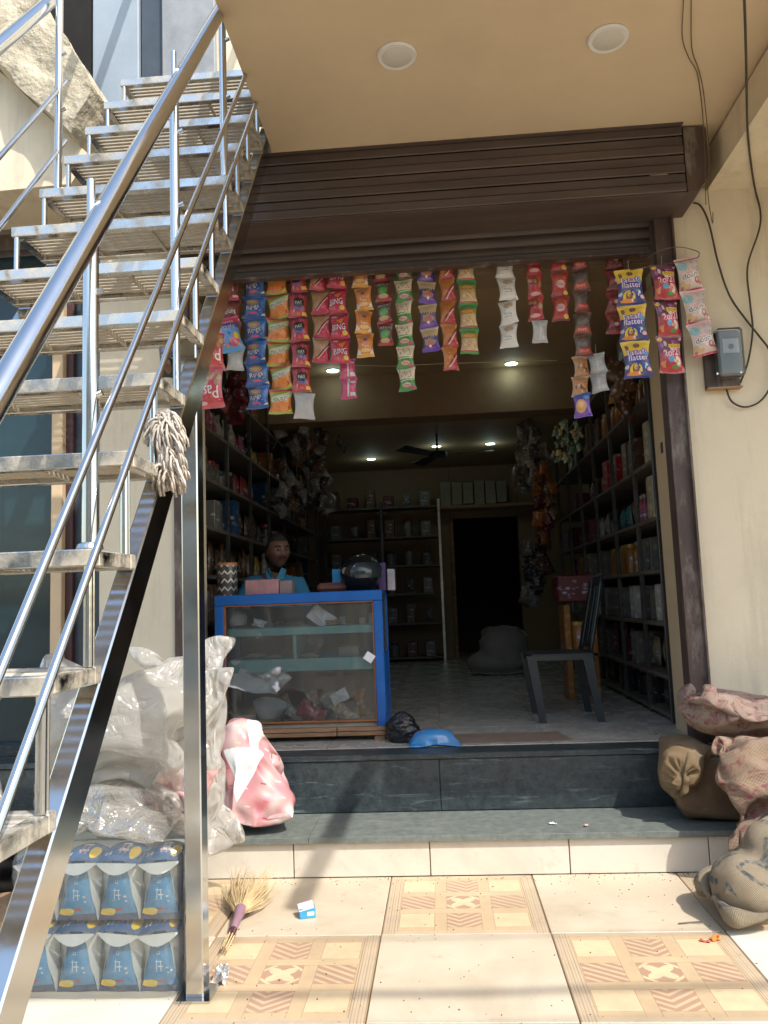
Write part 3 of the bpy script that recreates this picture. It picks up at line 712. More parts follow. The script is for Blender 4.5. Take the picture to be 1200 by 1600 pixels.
single('ceiling_beam', MB().box((-.1, 7.24, 3.12), (3.7, .28, .44)), mk('beam paint', (.24, .155, .085), .75, var=.12), 'brown ceiling beam crossing the shop between front and rear lamps', 'beam', (-.1, 7.24, 2.9))
# sill roof over everything so no sky leaks in
structure('roof_slab', MB().box((-.1, 8.15, 3.6), (4.2, 7.3, .14)), concrete)
part('door_frame', MB().box((.18, 10.61, 1.39), (.05, .05, 1.84), b=.005), wood, None)
df_ = bpy.data.objects['door_frame']; df_['label'] = 'left upright of the back doorway frame'; df_['category'] = 'door frame'
for (u_, v_, z_, r_, nm) in ((799, 569, 3.31, .062, 'lit round led lamp at the right of the front ceiling'), (520, 580, 3.31, .062, 'lit round led lamp at the left of the front ceiling behind the packets'),
                         (580, 718, 3.0, .06, 'lit round led lamp at the left of the rear ceiling'), (682, 698, 3.0, .06, 'lit round led lamp at the middle of the rear ceiling'),
                         (766, 694, 3.0, .06, 'lit round led lamp at the right of the rear ceiling')):
    q = P(u_, v_, Z=z_ - .01); t = lamp(q.x, q.y, z_ - .001, r_, True, nm, 'lit lamps on the shop ceiling')
    ld = bpy.data.lights.new('lamp_glow', 'POINT'); ld.energy = .3 if z_ > 3.1 else .3; ld.color = (.75, 1., .95); ld.shadow_soft_size = .06
    lo = bpy.data.objects.new('lamp_glow', ld); COL.objects.link(lo); lo.parent = t; lo.location = (0, 0, -.09)

# ------------------------------------------------------------------ stainless steel staircase
SX0, SX1 = -1.61, -.80; RUN, RISE, Y0S, Z0S, TD = .2140, .2720, 1.585, 1.124, .262
stair = thing('staircase', 'stainless steel staircase with dusty slatted treads climbing past the shop front', 'staircase', (-1.2, 2.0, 0))
SB = BASE[stair.name]
def tread_meshes():
    w = SX1 - SX0; t = .034; f = MB()
    f.box((w / 2, t / 2, -.02), (w, t, .040), b=.003); f.box((w / 2, TD - t / 2, -.02), (w, t, .040), b=.003)
    f.box((t / 2, TD / 2, -.0205), (t, TD - 2 * t, .038), b=.003); f.box((w - t / 2, TD / 2, -.0205), (t, TD - 2 * t, .038), b=.003)
    bar = MB().box((w / 2, 0, 0), (w - 2 * t + .004, .016, .016), b=.003)
    rod = MB().box((0, 0, 0), (.012, TD - 2 * t + .004, .012))
    return f.mesh('tread', steel_d), bar.mesh('grille_bar', steel_dd), rod.mesh('cross_rod', steel_dd)
tf, tb, tr_ = tread_meshes()
stub = MB().tube([(0, 0, 0), (0, 0, 1)], .011, 10).mesh('riser_tube', steel_m, smooth=True)
for k in range(-4, 12):
    y, z = Y0S + RUN * k, Z0S + RISE * k
    if y < .55: continue
    o = instance(tf, 'tread', stair, Vector((SX0, y, z)) - SB)
    nb = 7; y0, y1 = .034, TD - .034
    for i in range(nb):
        b_ = instance(tb, 'grille_bar', o, (0, y0 + (y1 - y0) * (i + .5) / nb, -.016), (0, 0, random.uniform(-.002, .002)))
    for x in (.27, .54): instance(tr_, 'cross_rod', o, (x, TD / 2, -.030))
    for x in (SX0 + .018, SX1 - .018):            # short tubes carrying this tread's nose off the tread below
        instance(stub, 'riser_tube', stair, Vector((x, y + .014, z - RISE)) - SB, scale=(1, 1, RISE - .04))
        if x > -1: instance(stub, 'riser_tube', stair, Vector((x, y + .040, z - RISE)) - SB, scale=(.45, .45, RISE - .04))
def stringer(x):
    m_ = MB(); a = Vector((x, Y0S + TD - RUN * 5.2, Z0S - RISE * 5.2 - .05)); b_ = Vector((x, Y0S + TD + RUN * 11.3, Z0S + RISE * 11.3 - .05)); d = (b_ - a)
    if a.z < .0: a = a + d * ((0 - a.z) / d.z)
    ang = math.atan2(d.z, d.y); c = (a + b_) / 2
    m_.box(c + Vector((0, .035, -.03)), (.05, (b_ - a).length, .10), Euler((ang, 0, 0)), b=.004); part('stringer', m_, steel_m, stair)
stringer(SX1 - .03); stringer(SX0 + .03)
part('base_plate', MB().box((SX1 - .03, 1.05, .004), (.12, .2, .008)), steel_m, stair)
# box-section support post
pm = MB(); pm.box((-.846, 2.70, 1.12), (.058, .072, 2.23), b=.004); part('support_post', pm, steel_m, stair)
part('base_plate', MB().box((-.846, 2.70, .004), (.11, .12, .008)), steel_m, stair)
def rail(x, off, r, k0=-4.5, k1=11.6, name='handrail', nseg=14):
    m_ = MB(); m_.tube([(x, Y0S + .27 + RUN * (k0 + (k1 - k0) * i / nseg), Z0S + off + RISE * (k0 + (k1 - k0) * i / nseg)) for i in range(nseg + 1)], r, 18); part(name, m_, steel_m, stair, smooth=True)
rail(SX1 + .005, 1.13, .027); 
rail(SX1 + .030, .66, .0095, name='mid_rail'); rail(SX1 + .030, .40, .0095, name='mid_rail')
rail(SX0 + .0, 1.16, .027, k0=4, k1=13); rail(SX0 + .06, .76, .0095, k0=3, k1=6.25, name='mid_rail'); rail(SX0 + .06, .48, .0095, k0=3, k1=6.25, name='mid_rail')
def baluster(x, k, h=.93, r=.021):
    y, z = Y0S + RUN * k + .045, Z0S + RISE * k; m_ = MB(); m_.tube([(x, y, z), (x, y, z + h * .86)], r, 18); m_.tube([(x, y, z + h * .86), (x, y, z + h)], r * .55, 14)
    b_ = part('baluster', m_, steel_m, stair, smooth=True)
    part('collar', MB().lathe([(r * 1.5, 0), (r * 1.7, .004), (r * 1.5, .014), (r, .018)], (x, y, z), 20), steel_m, b_, smooth=True)
    part('clamp', MB().lathe([(r * .55, 0), (r * 1.05, .006), (r * 1.05, .02), (r * .5, .03)], (x, y, z + h * .85), 16), steel_m, b_, smooth=True)
    for zz in (.37, .63):
        part('knob', MB().tube([(x, y, z + zz), (x + .03 * (1 if x > -1.2 else 1), y, z + zz + .012)], .008, 8), steel_m, b_, smooth=True)
for k in (-2, 1, 4, 7, 10): baluster(SX1 - .028, k, r=.019 if k < 4 else .016)
baluster(SX0 + .06, 7, 1.05, .016)

# ------------------------------------------------------------------ snack packets
def packet_mesh(name, w, h, d, art_mats, var=0, waist=.17, back=False):
    nu, nv = 12, 16; g = random.Random(var * 31 + 5); ph = g.uniform(0, 6)
    def S(u, v, s):
        x = (u - .5) * w; t = v; se = .07
        b = max(0, min(1, (t - se) / (1 - 2 * se))); bul = math.sin(PI * b) ** .62 if 0 < b < 1 else 0
        wd = 1 - waist * bul
        e = max(0, 1 - (2 * u - 1) ** 2) ** .55
        y = s * d * .5 * bul * e
        y += s * .0008; y += .0022 * math.sin(u * 26 + ph) * (1 - bul) * (0 if 0 < b < 1 else .3) + s * .0018 * math.sin(u * 19 + v * 7 + ph) * bul * e + .0025 * math.sin(v * 5 + ph) 
        fold = s * .0022 * math.sin(u * 31 + ph) * math.exp(-((b - .12) / .1) ** 2) + s * .0022 * math.sin(u * 27 - ph) * math.exp(-((b - .88) / .1) ** 2)
        z = -h * (1 - t) + .003 * math.sin(u * 5 + ph) * (1 - bul)
        return Vector((x * wd, -(y + fold * e), z))
    mb = MB(); mb.m = 0; mb.grid(lambda u, v: S(u, v, 1), nu, nv); mb.m = 1; mb.grid(lambda u, v: S(1 - u, v, -1), nu, nv)
    me = mb.mesh(name, art_mats, smooth=180); return me
foil = mk('silver foil wrap', (.62, .62, .62), .3, metal=.7, var=.15, bump=.5, bscale=25)
whitefoil = mk('white foil wrap', (.45, .45, .44), .35, var=.1, bump=.5, bscale=25)
C = dict(wh=(.75, .73, .70), rd=(.42, .02, .03), dr=(.16, .01, .02), cr=(.50, .015, .06), bl=(.01, .09, .36), lb=(.10, .32, .62), tn=(.42, .22, .10), bt=(.55, .38, .20), yl=(.75, .52, .04), gr=(.05, .26, .05),
         lg=(.35, .42, .05), og=(.68, .22, .03), cm=(.68, .58, .40), pu=(.13, .03, .38), bk=(.02, .015, .02), pk=(.60, .06, .18), lp=(.72, .42, .42), nv=(.03, .04, .20), br=(.20, .07, .03), sk=(.6, .62, .64))
def A_(c): return Art(88, 96, C[c])
def art_blue():
    a = A_('bl'); a.half(1, 1.1, 1.42, (.02, .16, .50)); a.rect(0, 0, 1, .10, (.01, .07, .30)); a.ell(.42, .74, .30, .17, C['tn']); a.ell(.40, .76, .2, .09, C['bt'])
    a.text('Rings', .45, .47, .62, .26, C['wh'], 12, (.01, .03, .15)); a.ell(.48, .24, .2, .05, C['pk']); a.tri([(.78, .12), (1, .12), (1, .24)], C['cm']); return a
def art_masala():
    a = A_('og'); a.band(-.3, 1, .38, .80, (.30, .36, .06)); a.half(.7, 1, 1.45, C['lg']); a.rect(0, .0, 1, .09, C['lg']); a.rect(0, .92, 1, 1, C['rd']); a.band(-.25, 1, .46, .66, (.55, .58, .35))
    a.text('my mys', .46, .56, .66, .2, (.02, .02, .03), 12, C['wh']); a.half(-.3, -1, -.30, C['og']); a.blobs(9, .1, .1, .9, .27, .09, [C['rd'], (.7, .12, .05), C['og']], 2); a.tri([(.75, .09), (1, .09), (1, .25)], C['yl']); a.rect(0, 0, 1, .09, C['lg']); return a
def art_crimson():
    a = A_('rd'); a.rect(0, .85, 1, 1, C['dr']); a.ell(.5, .58, .33, .2, C['bk']); a.text('MAX', .5, .58, .42, .13, C['wh'], 5); a.rect(.22, .3, .8, .40, (.16, .12, .40)); a.blobs(9, .08, .08, .7, .26, .08, [C['pk'], C['lp'], C['rd']], 4); a.rect(.72, .08, .98, .22, C['yl']); a.blobs(5, .1, .75, .9, .88, .09, [C['pk'], C['rd']], 5); return a
def art_tan():
    a = A_('tn'); a.rect(0, .9, 1, 1, C['br']); a.half(1, -1.25, -.03, C['bk']); a.half(1, -1.25, .06, C['cr']); a.band(1, -1.25, .08, .16, C['lp']); a.rect(0, 0, 1, .16, C['cr']); a.blobs(8, .1, .05, .9, .3, .06, [C['pk'], C['cr'], (.6, .1, .15)], 6); return a
def art_bing():
    a = A_('cr'); a.rect(0, .88, 1, 1, (.30, .01, .04)); a.tri([(.35, .72), (.8, .82), (.62, .58)], C['og']); a.ell(.28, .86, .14, .04, C['lp']); a.text('BING', .5, .44, .72, .24, C['wh'], 4, (.2, .0, .05)); a.blobs(7, .1, .1, .65, .22, .06, [C['pk'], C['rd']], 8); a.ell(.8, .2, .13, .09, C['yl']); return a
def art_orange():
    a = A_('og'); a.rect(0, .0, 1, .16, (.75, .36, .04)); a.ell(.5, .86, .38, .12, (.45, .18, .04)); a.ell(.5, .72, .14, .05, (.10, .05, .30)); a.text('Tasty', .5, .44, .5, .16, C['wh'], 0); a.ell(.5, .28, .34, .08, (.85, .55, .25)); a.tri([(0, .12), (.3, .12), (0, .4)], C['wh']); a.tri([(1, .12), (.75, .12), (1, .4)], C['wh']); return a
def art_greenred():
    a = A_('dr'); a.rect(.0, .72, 1, .86, (.10, .08, .08)); a.text('JEERA', .5, .8, .7, .1, C['wh']); a.ell(.5, .5, .36, .24, C['gr']); a.ell(.5, .5, .26, .15, (.12, .36, .10)); a.ell(.5, .22, .34, .11, C['bt']); a.rect(0, 0, 1, .12, C['rd']); return a
def art_green():
    a = A_('cm'); a.rect(0, 0, 1, .52, C['gr']); a.blobs(26, .06, .58, .94, .93, .035, [C['br'], C['lp'], C['tn']], 9); a.band(-.05, 1, .42, .46, C['cm']); a.ell(.5, .26, .28, .09, C['lp']); a.text('Aloo', .5, .26, .36, .1, C['rd']); a.ell(.82, .12, .14, .07, C['pk']); return a
def art_purple():
    a = A_('nv'); a.m(a.y > .62 + .035 * np.sin(a.x * 40), C['bt']); a.rect(0, .9, 1, .96, C['cm']); a.rect(0, 0, 1, .2, C['pu']); a.ell(.5, .36, .36, .14, (.45, .16, .14)); a.text('Krunch', .48, .54, .6, .12, C['yl'], 14); a.half(1, -.2, .86, C['pu']); a.ell(.5, .22, .08, .05, C['wh']); return a
def art_rusty():
    a = A_('og'); a.a *= .75; a.half(1, -1.2, .02, C['dr']); a.half(1, -1.2, .12, C['rd']); a.band(1, -1.2, .18, .30, C['lp']); a.rect(0, 0, 1, .13, C['rd']); return a
def art_gold():
    a = A_('bt'); a.rect(0, .80, 1, 1, C['gr']); a.rect(0, .60, 1, .8, (.38, .32, .04)); a.ell(.5, .72, .40, .11, (.5, .14, .02)); a.ell(.5, .72, .34, .08, (.62, .35, .06)); a.blobs(20, .08, .16, .92, .52, .05, [C['cm'], C['tn'], C['bt'], C['yl']], 11); a.rect(0, .08, 1, .14, C['rd']); a.rect(0, 0, 1, .09, C['gr']); return a
def art_white():
    a = A_('wh'); a.rect(0, .9, 1, 1, (.55, .52, .48)); a.ell(.55, .78, .3, .12, (.55, .40, .22)); a.text('Namkin', .5, .44, .5, .1, (.2, .2, .2), -6); a.blobs(8, .3, .6, .8, .72, .03, [C['sk'], (.6, .6, .55)], 3); a.rect(.25, .3, .75, .33, (.4, .38, .35)); return a
def art_redfade():
    a = A_('rd'); a.blobs(10, .1, .3, .9, .9, .14, [C['dr'], C['tn'], (.5, .08, .03)], 13); a.ell(.5, .2, .36, .08, C['lp']); a.rect(0, 0, 1, .1, C['rd']); return a
def art_redsun():
    a = A_('rd'); a.ell(.55, .62, .38, .3, (.55, .10, .04)); a.ell(.55, .52, .28, .16, C['lp']); a.text('Chat', .52, .52, .42, .13, (.1, .1, .3), 0); a.ell(.85, .16, .14, .09, C['yl']); a.rect(0, 0, 1, .07, C['dr']); return a
def art_dark():
    a = A_('br'); a.rect(0, .45, 1, .92, (.09, .07, .06)); a.ell(.5, .6, .36, .2, (.15, .11, .10)); a.ell(.5, .26, .42, .12, (.55, .05, .03)); a.text('Bites', .5, .27, .5, .12, C['lp']); a.rect(0, 0, 1, .1, C['dr']); return a
def art_maroon():
    a = A_('dr'); a.blobs(12, .05, .1, .95, .9, .13, [C['br'], C['rd'], (.25, .03, .03)], 15); a.rect(0, .0, 1, .1, C['rd']); a.ell(.6, .4, .14, .08, C['lp']); return a
def art_cookie():
    a = A_('pu'); a.ell(.42, .45, .34, .28, (.62, .32, .12)); a.ell(.4, .5, .2, .14, (.72, .45, .2)); a.rect(0, .8, 1, 1, C['bl']); a.ell(.75, .8, .18, .08, C['lb']); a.rect(0, 0, 1, .1, C['pu']); return a
def art_brown():
    a = A_('tn'); a.ell(.5, .7, .36, .16, (.50, .20, .08)); a.blobs(10, .1, .2, .9, .5, .1, [C['og'], C['bt'], C['br']], 17); a.rect(0, .9, 1, 1, C['bt']); return a
def art_pass():
    a = A_('rd'); a.a[:] = (.52, .03, .05); a.blobs(16, .05, .66, .95, .92, .1, [C['tn'], C['bt'], (.55, .18, .12)], 19); a.text('Pass', .5, .42, .8, .32, C['wh'], 176); a.rect(0, .0, 1, .12, (.55, .08, .10)); a.ell(.2, .14, .2, .05, C['lp']); return a
def art_bluered():
    a = A_('lb'); a.rect(0, .78, 1, 1, C['cr']); a.rect(.1, .66, 1, .8, C['nv']); a.text('Masti', .55, .86, .5, .08, C['wh'], 0); a.text('Tomato', .5, .71, .74, .12, C['lp'], 0); a.blobs(14, .1, .25, .9, .6, .13, [C['bl'], (.15, .28, .6), C['lp'], C['pk']], 21); a.blobs(8, .1, .14, .9, .3, .09, [C['og'], C['pk']], 22); a.ell(.86, .42, .1, .1, C['yl']); a.rect(0, 0, 1, .13, C['lb']); return a
def art_kur():
    a = A_('dr'); a.ell(.5, .6, .34, .2, C['br']); a.text('Kurum', .5, .42, .6, .2, C['wh'], 190); a.rect(0, 0, 1, .12, C['cr']); a.rect(.7, .1, 1, .2, C['lp']); return a
def art_latafi():
    a = Art(120, 132, C['nv']); a.rect(0, .62, 1, 1, C['yl']); a.text('latafi', .52, .68, .72, .16, C['wh'], 0, C['pu']); a.text('flatter', .55, .53, .8, .15, C['wh'], 0, C['pu']); a.ell(.52, .86, .12, .07, C['br']); a.ell(.16, .82, .07, .07, C['br'])
    a.ell(.42, .22, .24, .16, C['yl']); a.ell(.42, .24, .13, .12, C['br']); a.ell(.42, .28, .07, .07, C['yl']); a.ell(.78, .32, .14, .08, C['bl']); a.ell(.84, .32, .04, .04, C['wh']); a.ell(.92, .2, .09, .05, C['lp']); a.ell(.38, .11, .3, .05, C['og']); a.ell(.08, .3, .08, .05, C['sk']); a.ell(.88, .62, .12, .05, C['lb']); a.blobs(10, .05, .1, .95, .42, .04, [C['pu'], C['bl'], C['nv'], C['sk']], 25); return a
def art_2023():
    a = Art(120, 132, C['rd']); a.rect(0, .55, 1, 1, (.14, .01, .07)); a.blobs(12, .05, .62, .95, .95, .08, [(.35, .1, .35), C['lp'], (.2, .02, .12), C['sk']], 27); a.rect(.38, .66, .98, .78, C['yl']); a.text('SOUR', .68, .72, .4, .08, C['br']); a.text('2or21', .52, .54, .74, .18, C['wh'], 4, C['pk']); a.ell(.72, .3, .15, .13, C['sk']); a.ell(.70, .28, .07, .07, C['lp']); a.ell(.45, .36, .14, .08, C['lb']); a.blobs(10, .05, .14, .95, .42, .07, [C['og'], C['rd'], C['lp']], 28); a.ell(.62, .16, .14, .05, C['gr']); a.ell(.12, .9, .09, .05, C['yl']); a.rect(0, 0, 1, .1, C['rd']); return a
def art_doun():
    a = Art(120, 132, (.62, .50, .48)); a.blobs(16, .05, .1, .95, .95, .12, [(.68, .45, .42), (.70, .62, .62), (.62, .32, .30), (.5, .42, .5)], 30); a.ell(.2, .74, .2, .13, (.25, .45, .52)); a.text('doun', .42, .46, .64, .16, (.02, .06, .18), 6, C['wh']); a.text('01', .87, .62, .2, .16, (.02, .06, .18), 10, C['wh']); a.blobs(8, .08, .12, .9, .28, .09, [C['bt'], C['lp'], (.35, .12, .10)], 31); a.ell(.75, .3, .12, .1, (.3, .1, .1)); a.ell(.74, .31, .06, .05, (.6, .4, .38)); a.rect(0, 0, 1, .07, C['cr']); a.rect(0, .93, 1, 1, C['lp']); return a
def art_chocbox():
    a = A_('bk'); a.rect(.1, .74, .9, .92, C['nv']); a.text('NITRO', .5, .62, .74, .14, C['wh']); a.ell(.55, .3, .2, .2, (.4, .2, .1)); a.text('BAR', .5, .45, .4, .12, C['wh']); return a
def art_backseam(col, seam):
    a = Art(88, 96, col); a.rect(.44, 0, .56, 1, seam); a.rect(0, 0, 1, .12, tuple(x * .9 for x in col)); a.rect(.62, .14, .95, .3, seam); a.rect(.6, .75, .92, .85, seam); return a
_PM = {}
def pmat(key, fn, **k):
    if key not in _PM:
        a = fn(); g = random.Random(key)
        for q in range(26):                         # small print and flecks
            x, y = g.uniform(.06, .94), g.uniform(.14, .9); c = g.choice([C['wh'], C['yl'], C['cm'], C['dr'], C['bk']]); w_ = g.uniform(.015, .07); keep = a.a.copy(); a.rect(x, y, x + w_, y + .012 + .01 * g.random(), c); a.a = keep * .45 + a.a * .55
        _PM[key] = print_mat('print ' + key, a, rough=.2, bump=.5, bscale=45, **k)
    return _PM[key]
def back_art(col): return lambda: art_backseam(col, C['sk'])
strips = [
 # u, v top, v bottom, count, width px, art, label, flipped (tail) items
 ('blue',   401, 430, 639, 6, 37, art_blue, 'strip of six blue snack packets with white script, third hanging column from the left'),
 ('masala', 436, 425, 646, 6, 36, art_masala, 'strip of orange and lime green snack packets beside the blue ones'),
 ('crimson',468, 420, 613, 5, 30, art_crimson, 'strip of crimson packets with black badges ending in a white packet'),
 ('tan',    501, 418, 566, 4, 28, art_tan, 'strip of tan packets with crimson corners, left of the crimson BING strip'),
 ('bing',   529, 414, 568, 4, 32, art_bing, 'strip of crimson packets reading BING in white'),
 ('orange', 568, 414, 558, 4, 27, art_orange, 'strip of bright orange packets with white corners'),
 ('greenred', 599, 407, 539, 4, 25, art_greenred, 'short strip of small dark red packets with green centres'),
 ('green',  632, 404, 611, 6, 28, art_green, 'long strip of green and cream packets hanging below its neighbours'),
 ('purple', 668, 404, 549, 4, 29, art_purple, 'strip of dark packets with purple seals and cream tops'),
 ('rusty',  700, 402, 578, 5, 25, art_rusty, 'strip of orange brown packets with red diagonal corners'),
 ('gold',   731, 402, 552, 4, 29, art_gold, 'strip of gold packets with green seals, right of the orange brown strip'),
 ('white',  792, 398, 544, 4, 29, art_white, 'strip of white packets hanging alone near the middle'),
 ('redfade',836, 396, 500, 3, 25, art_redfade, 'short strip of red packets ending in a silver back, right of the white strip'),
 ('redsun', 875, 390, 501, 3, 27, art_redsun, 'short strip of three red packets with yellow corners'),
 ('dark',   908, 388, 558, 5, 28, art_dark, 'strip of dark packets with red ovals, left of the maroon strip'),
]
HY = 4.40
slot = [0]
def hang_strip(key, u, v0, v1, n, wpx, fn, label, Y=HY, drift=8, tail=None, lean=0, group='packet strips hanging under the shutter', face=0):
    a = P(u - drift * .5, v0, Y=Y); b = P(u + drift * .5, v1, Y=Y); s = (P(u + 10, v0, Y=Y) - P(u - 10, v0, Y=Y)).length / 20
    w = wpx * s * 1.02; hgt = (b - a).length / n
    t = thing('packet_strip', label, 'snack packets', a, group=group)
    fm = pmat(key, fn); bm_ = whitefoil
    vs_ = [packet_mesh('packet', w, hgt * 1.01, w * .36, [fm, bm_], var=slot[0] * 3 + q) for q in range(2)]; slot[0] += 1
    d = (b - a) / n
    for k in range(n):
        o = instance(vs_[k % 2], 'packet', t, d * k + Vector((random.uniform(-.002, .002), random.uniform(-.004, .004), 0)), (random.uniform(-.11, .11), random.uniform(-.06, .06) + lean, random.uniform(-.35, .35) + face))
    if tail:
        for kind, col, sc_ in tail:
            tm_ = pmat(kind, back_art(col)) if kind != 'plain' else whitefoil
            me = packet_mesh('packet', w * 1.02 * sc_, hgt * sc_, w * .3, [tm_, whitefoil], var=slot[0] + 50); k += 1
            instance(me, 'packet', t, d * (k if kind == 'plain' or True else k) + Vector((.012, .01, 0)), (0, .03, .2))
    # twine loop to the wire above
    part('hanging_twine', MB().tube([(0, 0, -.004), (.001, 0, .05)], .0012, 5), twine, t, local=True)
    return t
for s_ in strips:
    tail = {'crimson': [('plain', C['wh'], 1.05)], 'redfade': [('silver back', (.5, .5, .52), 1.)], 'rusty': None}.get(s_[0])
    hang_strip(*s_, tail=tail, face=.06 if s_[1] < 600 else -.05)
hang_strip('kur', 362, 436, 540, 3, 30, art_kur, 'strip of dark maroon packets in shade at the far left of the row', Y=4.36)
hang_strip('pass', 328, 520, 638, 2, 46, art_pass, 'strip of large red packets with upside down white script behind the post', Y=3.9, drift=2, group='large hanging packets')
hang_strip('bluered', 352, 497, 552, 1, 44, art_bluered, 'single tilted blue packet with crimson top in front of the maroon strip', Y=4.2, drift=6, lean=-.25, group='large hanging packets')
hang_strip('maroon back', 368, 545, 580, 1, 27, back_art(C['sk']), 'silver and red back of a packet below the tilted blue packet', Y=4.42, drift=0)
hang_strip('pink back', 545, 560, 624, 2, 26, back_art(C['pk']), 'pink packet backs hanging behind the BING strip', Y=4.46, drift=5)
hang_strip('brownpk', 906, 557, 620, 2, 27, art_brown, 'two brown orange packets below the dark strip', Y=4.36, drift=2)
hang_strip('cookie', 908, 615, 652, 1, 28, art_cookie, 'purple packet with a biscuit picture at the bottom of the brown pair', Y=4.35, drift=0)
hang_strip('red white back', 934, 552, 613, 2, 27, back_art((.5, .5, .52)), 'silver packet backs with red seams beside the brown packets', Y=4.42, drift=6, lean=-.1)
hang_strip('maroon', 960, 386, 521, 4, 29, art_maroon, 'strip of maroon packets with pale edges left of the yellow ones', Y=4.44, drift=4)
hang_strip('latafi', 989, 421, 590, 3, 44, art_latafi, 'strip of three large yellow and navy packets on the door post', Y=4.13, drift=14, lean=-.03, group='large hanging packets')
hang_strip('two', 1041, 414, 583, 3, 42, art_2023, 'strip of three purple and red packets between yellow and pink ones', Y=4.14, drift=14, lean=-.03, group='large hanging packets')
hang_strip('doun', 1086, 403, 555, 3, 43, art_doun, 'strip of three pale pink packets nearest the electricity meter', Y=4.15, drift=30, lean=-.14, group='large hanging packets')
hang_strip('choc', 262, 538, 590, 1, 28, art_chocbox, 'small black snack packet hanging between the stair treads', Y=2.75, drift=2, group='large hanging packets')
# wires
def wire(pts, r, m, name, label, cat='wire', seg=6, sub=6):
    q = [Vector(p) for p in pts]; out = []
    for i in range(len(q) - 1):
        p0, p1, p2, p3 = q[max(i - 1, 0)], q[i], q[i + 1], q[min(i + 2, len(q) - 1)]
        for k in range(sub):
            t = k / sub; out.append(.5 * ((2 * p1) + (p2 - p0) * t + (2 * p0 - 5 * p1 + 4 * p2 - p3) * t * t + (3 * p1 - p0 - 3 * p2 + p3) * t ** 3))
    out.append(q[-1]); return single(name, MB().tube(out, r, seg), m, label, cat, q[0], smooth=True)
wire([(-1.36, HY, 3.09), (-.6, HY, 3.083), (.3, HY, 3.085), (1.28, HY, 3.09)], .0018, guide_m, 'hanging_wire', 'thin steel wire along the shutter edge holding the packet strips')
wire([P(500, 568, Y=4.7), P(600, 572, Y=4.75), P(700, 568, Y=4.8), P(870, 563, Y=4.9)], .0014, twine, 'clothesline', 'thin pale cord strung across the opening behind the packets', 'cord')
wire([P(1010, 405, Y=4.2), P(1030, 392, Y=4.15), P(1060, 386, Y=4.14), P(1088, 392, Y=4.12), P(1092, 398, Y=4.1), P(1080, 405, Y=4.12), P(985, 422, Y=4.13)], .0022, guide_m, 'wire_hook', 'bent wire hook on the door post holding three packet strips', 'hook')
def pl(l, Y=4.225): return [P(a, b, Y=Y) for a, b in l]
def hug(l, zc, yw):
    """cable clipped to the ceiling (height zc) where it runs above the wall plane yw"""
    out = []
    for a, b in l:
        q = P(a, b, Y=yw)
        if q.z > zc: q = P(a, b, Z=zc)
        out.append(q)
    return out
wire(hug([(1158, -60), (1163, 0), (1166, 100), (1168, 200), (1174, 260), (1180, 296), (1188, 330), (1186, 360), (1168, 417), (1172, 473), (1176, 516), (1169, 564), (1157, 598)], 3.388, 4.225), .0052, cable_m, 'meter_cable', 'thick dark cable dropping from the ceiling to the right side of the meter', 'cable')
wire(pl([(1083, 317), (1095, 322), (1108, 350), (1122, 410), (1140, 462), (1166, 500), (1186, 525), (1204, 552), (1206, 595), (1190, 625), (1165, 636), (1143, 627), (1134, 604)]), .0052, cable_m, 'meter_cable', 'dark cable looping from the door corner under the electricity meter', 'cable')
wire(hug([(1068, -60), (1068, 0), (1066, 57), (1076, 90), (1090, 117), (1098, 180), (1101, 240), (1103, 320)], 3.608, 3.94), .0022, mk('brown wire', (.12, .085, .05), .6), 'thin_wire', 'thin brown wire hanging from the canopy, the left of two', 'wire')
wire(hug([(1080, -60), (1080, 0), (1081, 75), (1092, 110), (1100, 150), (1108, 240), (1106, 300), (1113, 348), (1114, 332)], 3.608, 3.92), .0022, mk('brown wire', (.12, .085, .05), .6), 'thin_wire', 'thin brown wire hanging from the canopy, the right of two', 'wire')

# electricity meter
q0, q1 = P(1096, 522, Y=4.23), P(1157, 605, Y=4.23)
mt = thing('electricity_meter', 'grey electricity meter with clear cover on the right wall', 'meter', ((q0.x + q1.x) / 2, 4.25, q1.z))
cx, cz, mw, mh = (q0.x + q1.x) / 2, (q0.z + q1.z) / 2, q1.x - q0.x, q0.z - q1.z
part('backing_board', MB().box((cx, 4.235, cz), (mw, .028, mh), b=.004), guide_m, mt)
part('ledge', MB().box((cx, 4.22, cz - mh / 2 - .004), (mw, .05, .008)), card, mt)
part('body', MB().box((cx + .025, 4.19, cz + .02), (mw * .70, .06, mh * .82), b=.012), mk('grey meter case', (.20, .23, .23), .4), mt)
part('dial', MB().box((cx + .03, 4.157, cz + .055), (mw * .46, .006, mh * .26), b=.002), paper, mt)
part('dial_window', MB().lathe([(.001, 0), (.014, 0), (.014, .003), (.001, .003)], (cx + .03, 4.154, cz + .05), 16, Matrix.Rotation(R(90), 3, 'X')), mk('grey disc', (.15, .17, .18), .3), mt)
part('clear_cover', MB().box((cx + .025, 4.165, cz + .022), (mw * .76, .055, mh * .86), b=.012), jar_glass, mt)
for sx in (-.05, .07): part('screw', MB().lathe([(.001, 0), (.005, 0), (.005, .004), (.001, .004)], (cx + sx, 4.158, cz - mh * .30), 10, Matrix.Rotation(R(90), 3, 'X')), steel_m, mt)

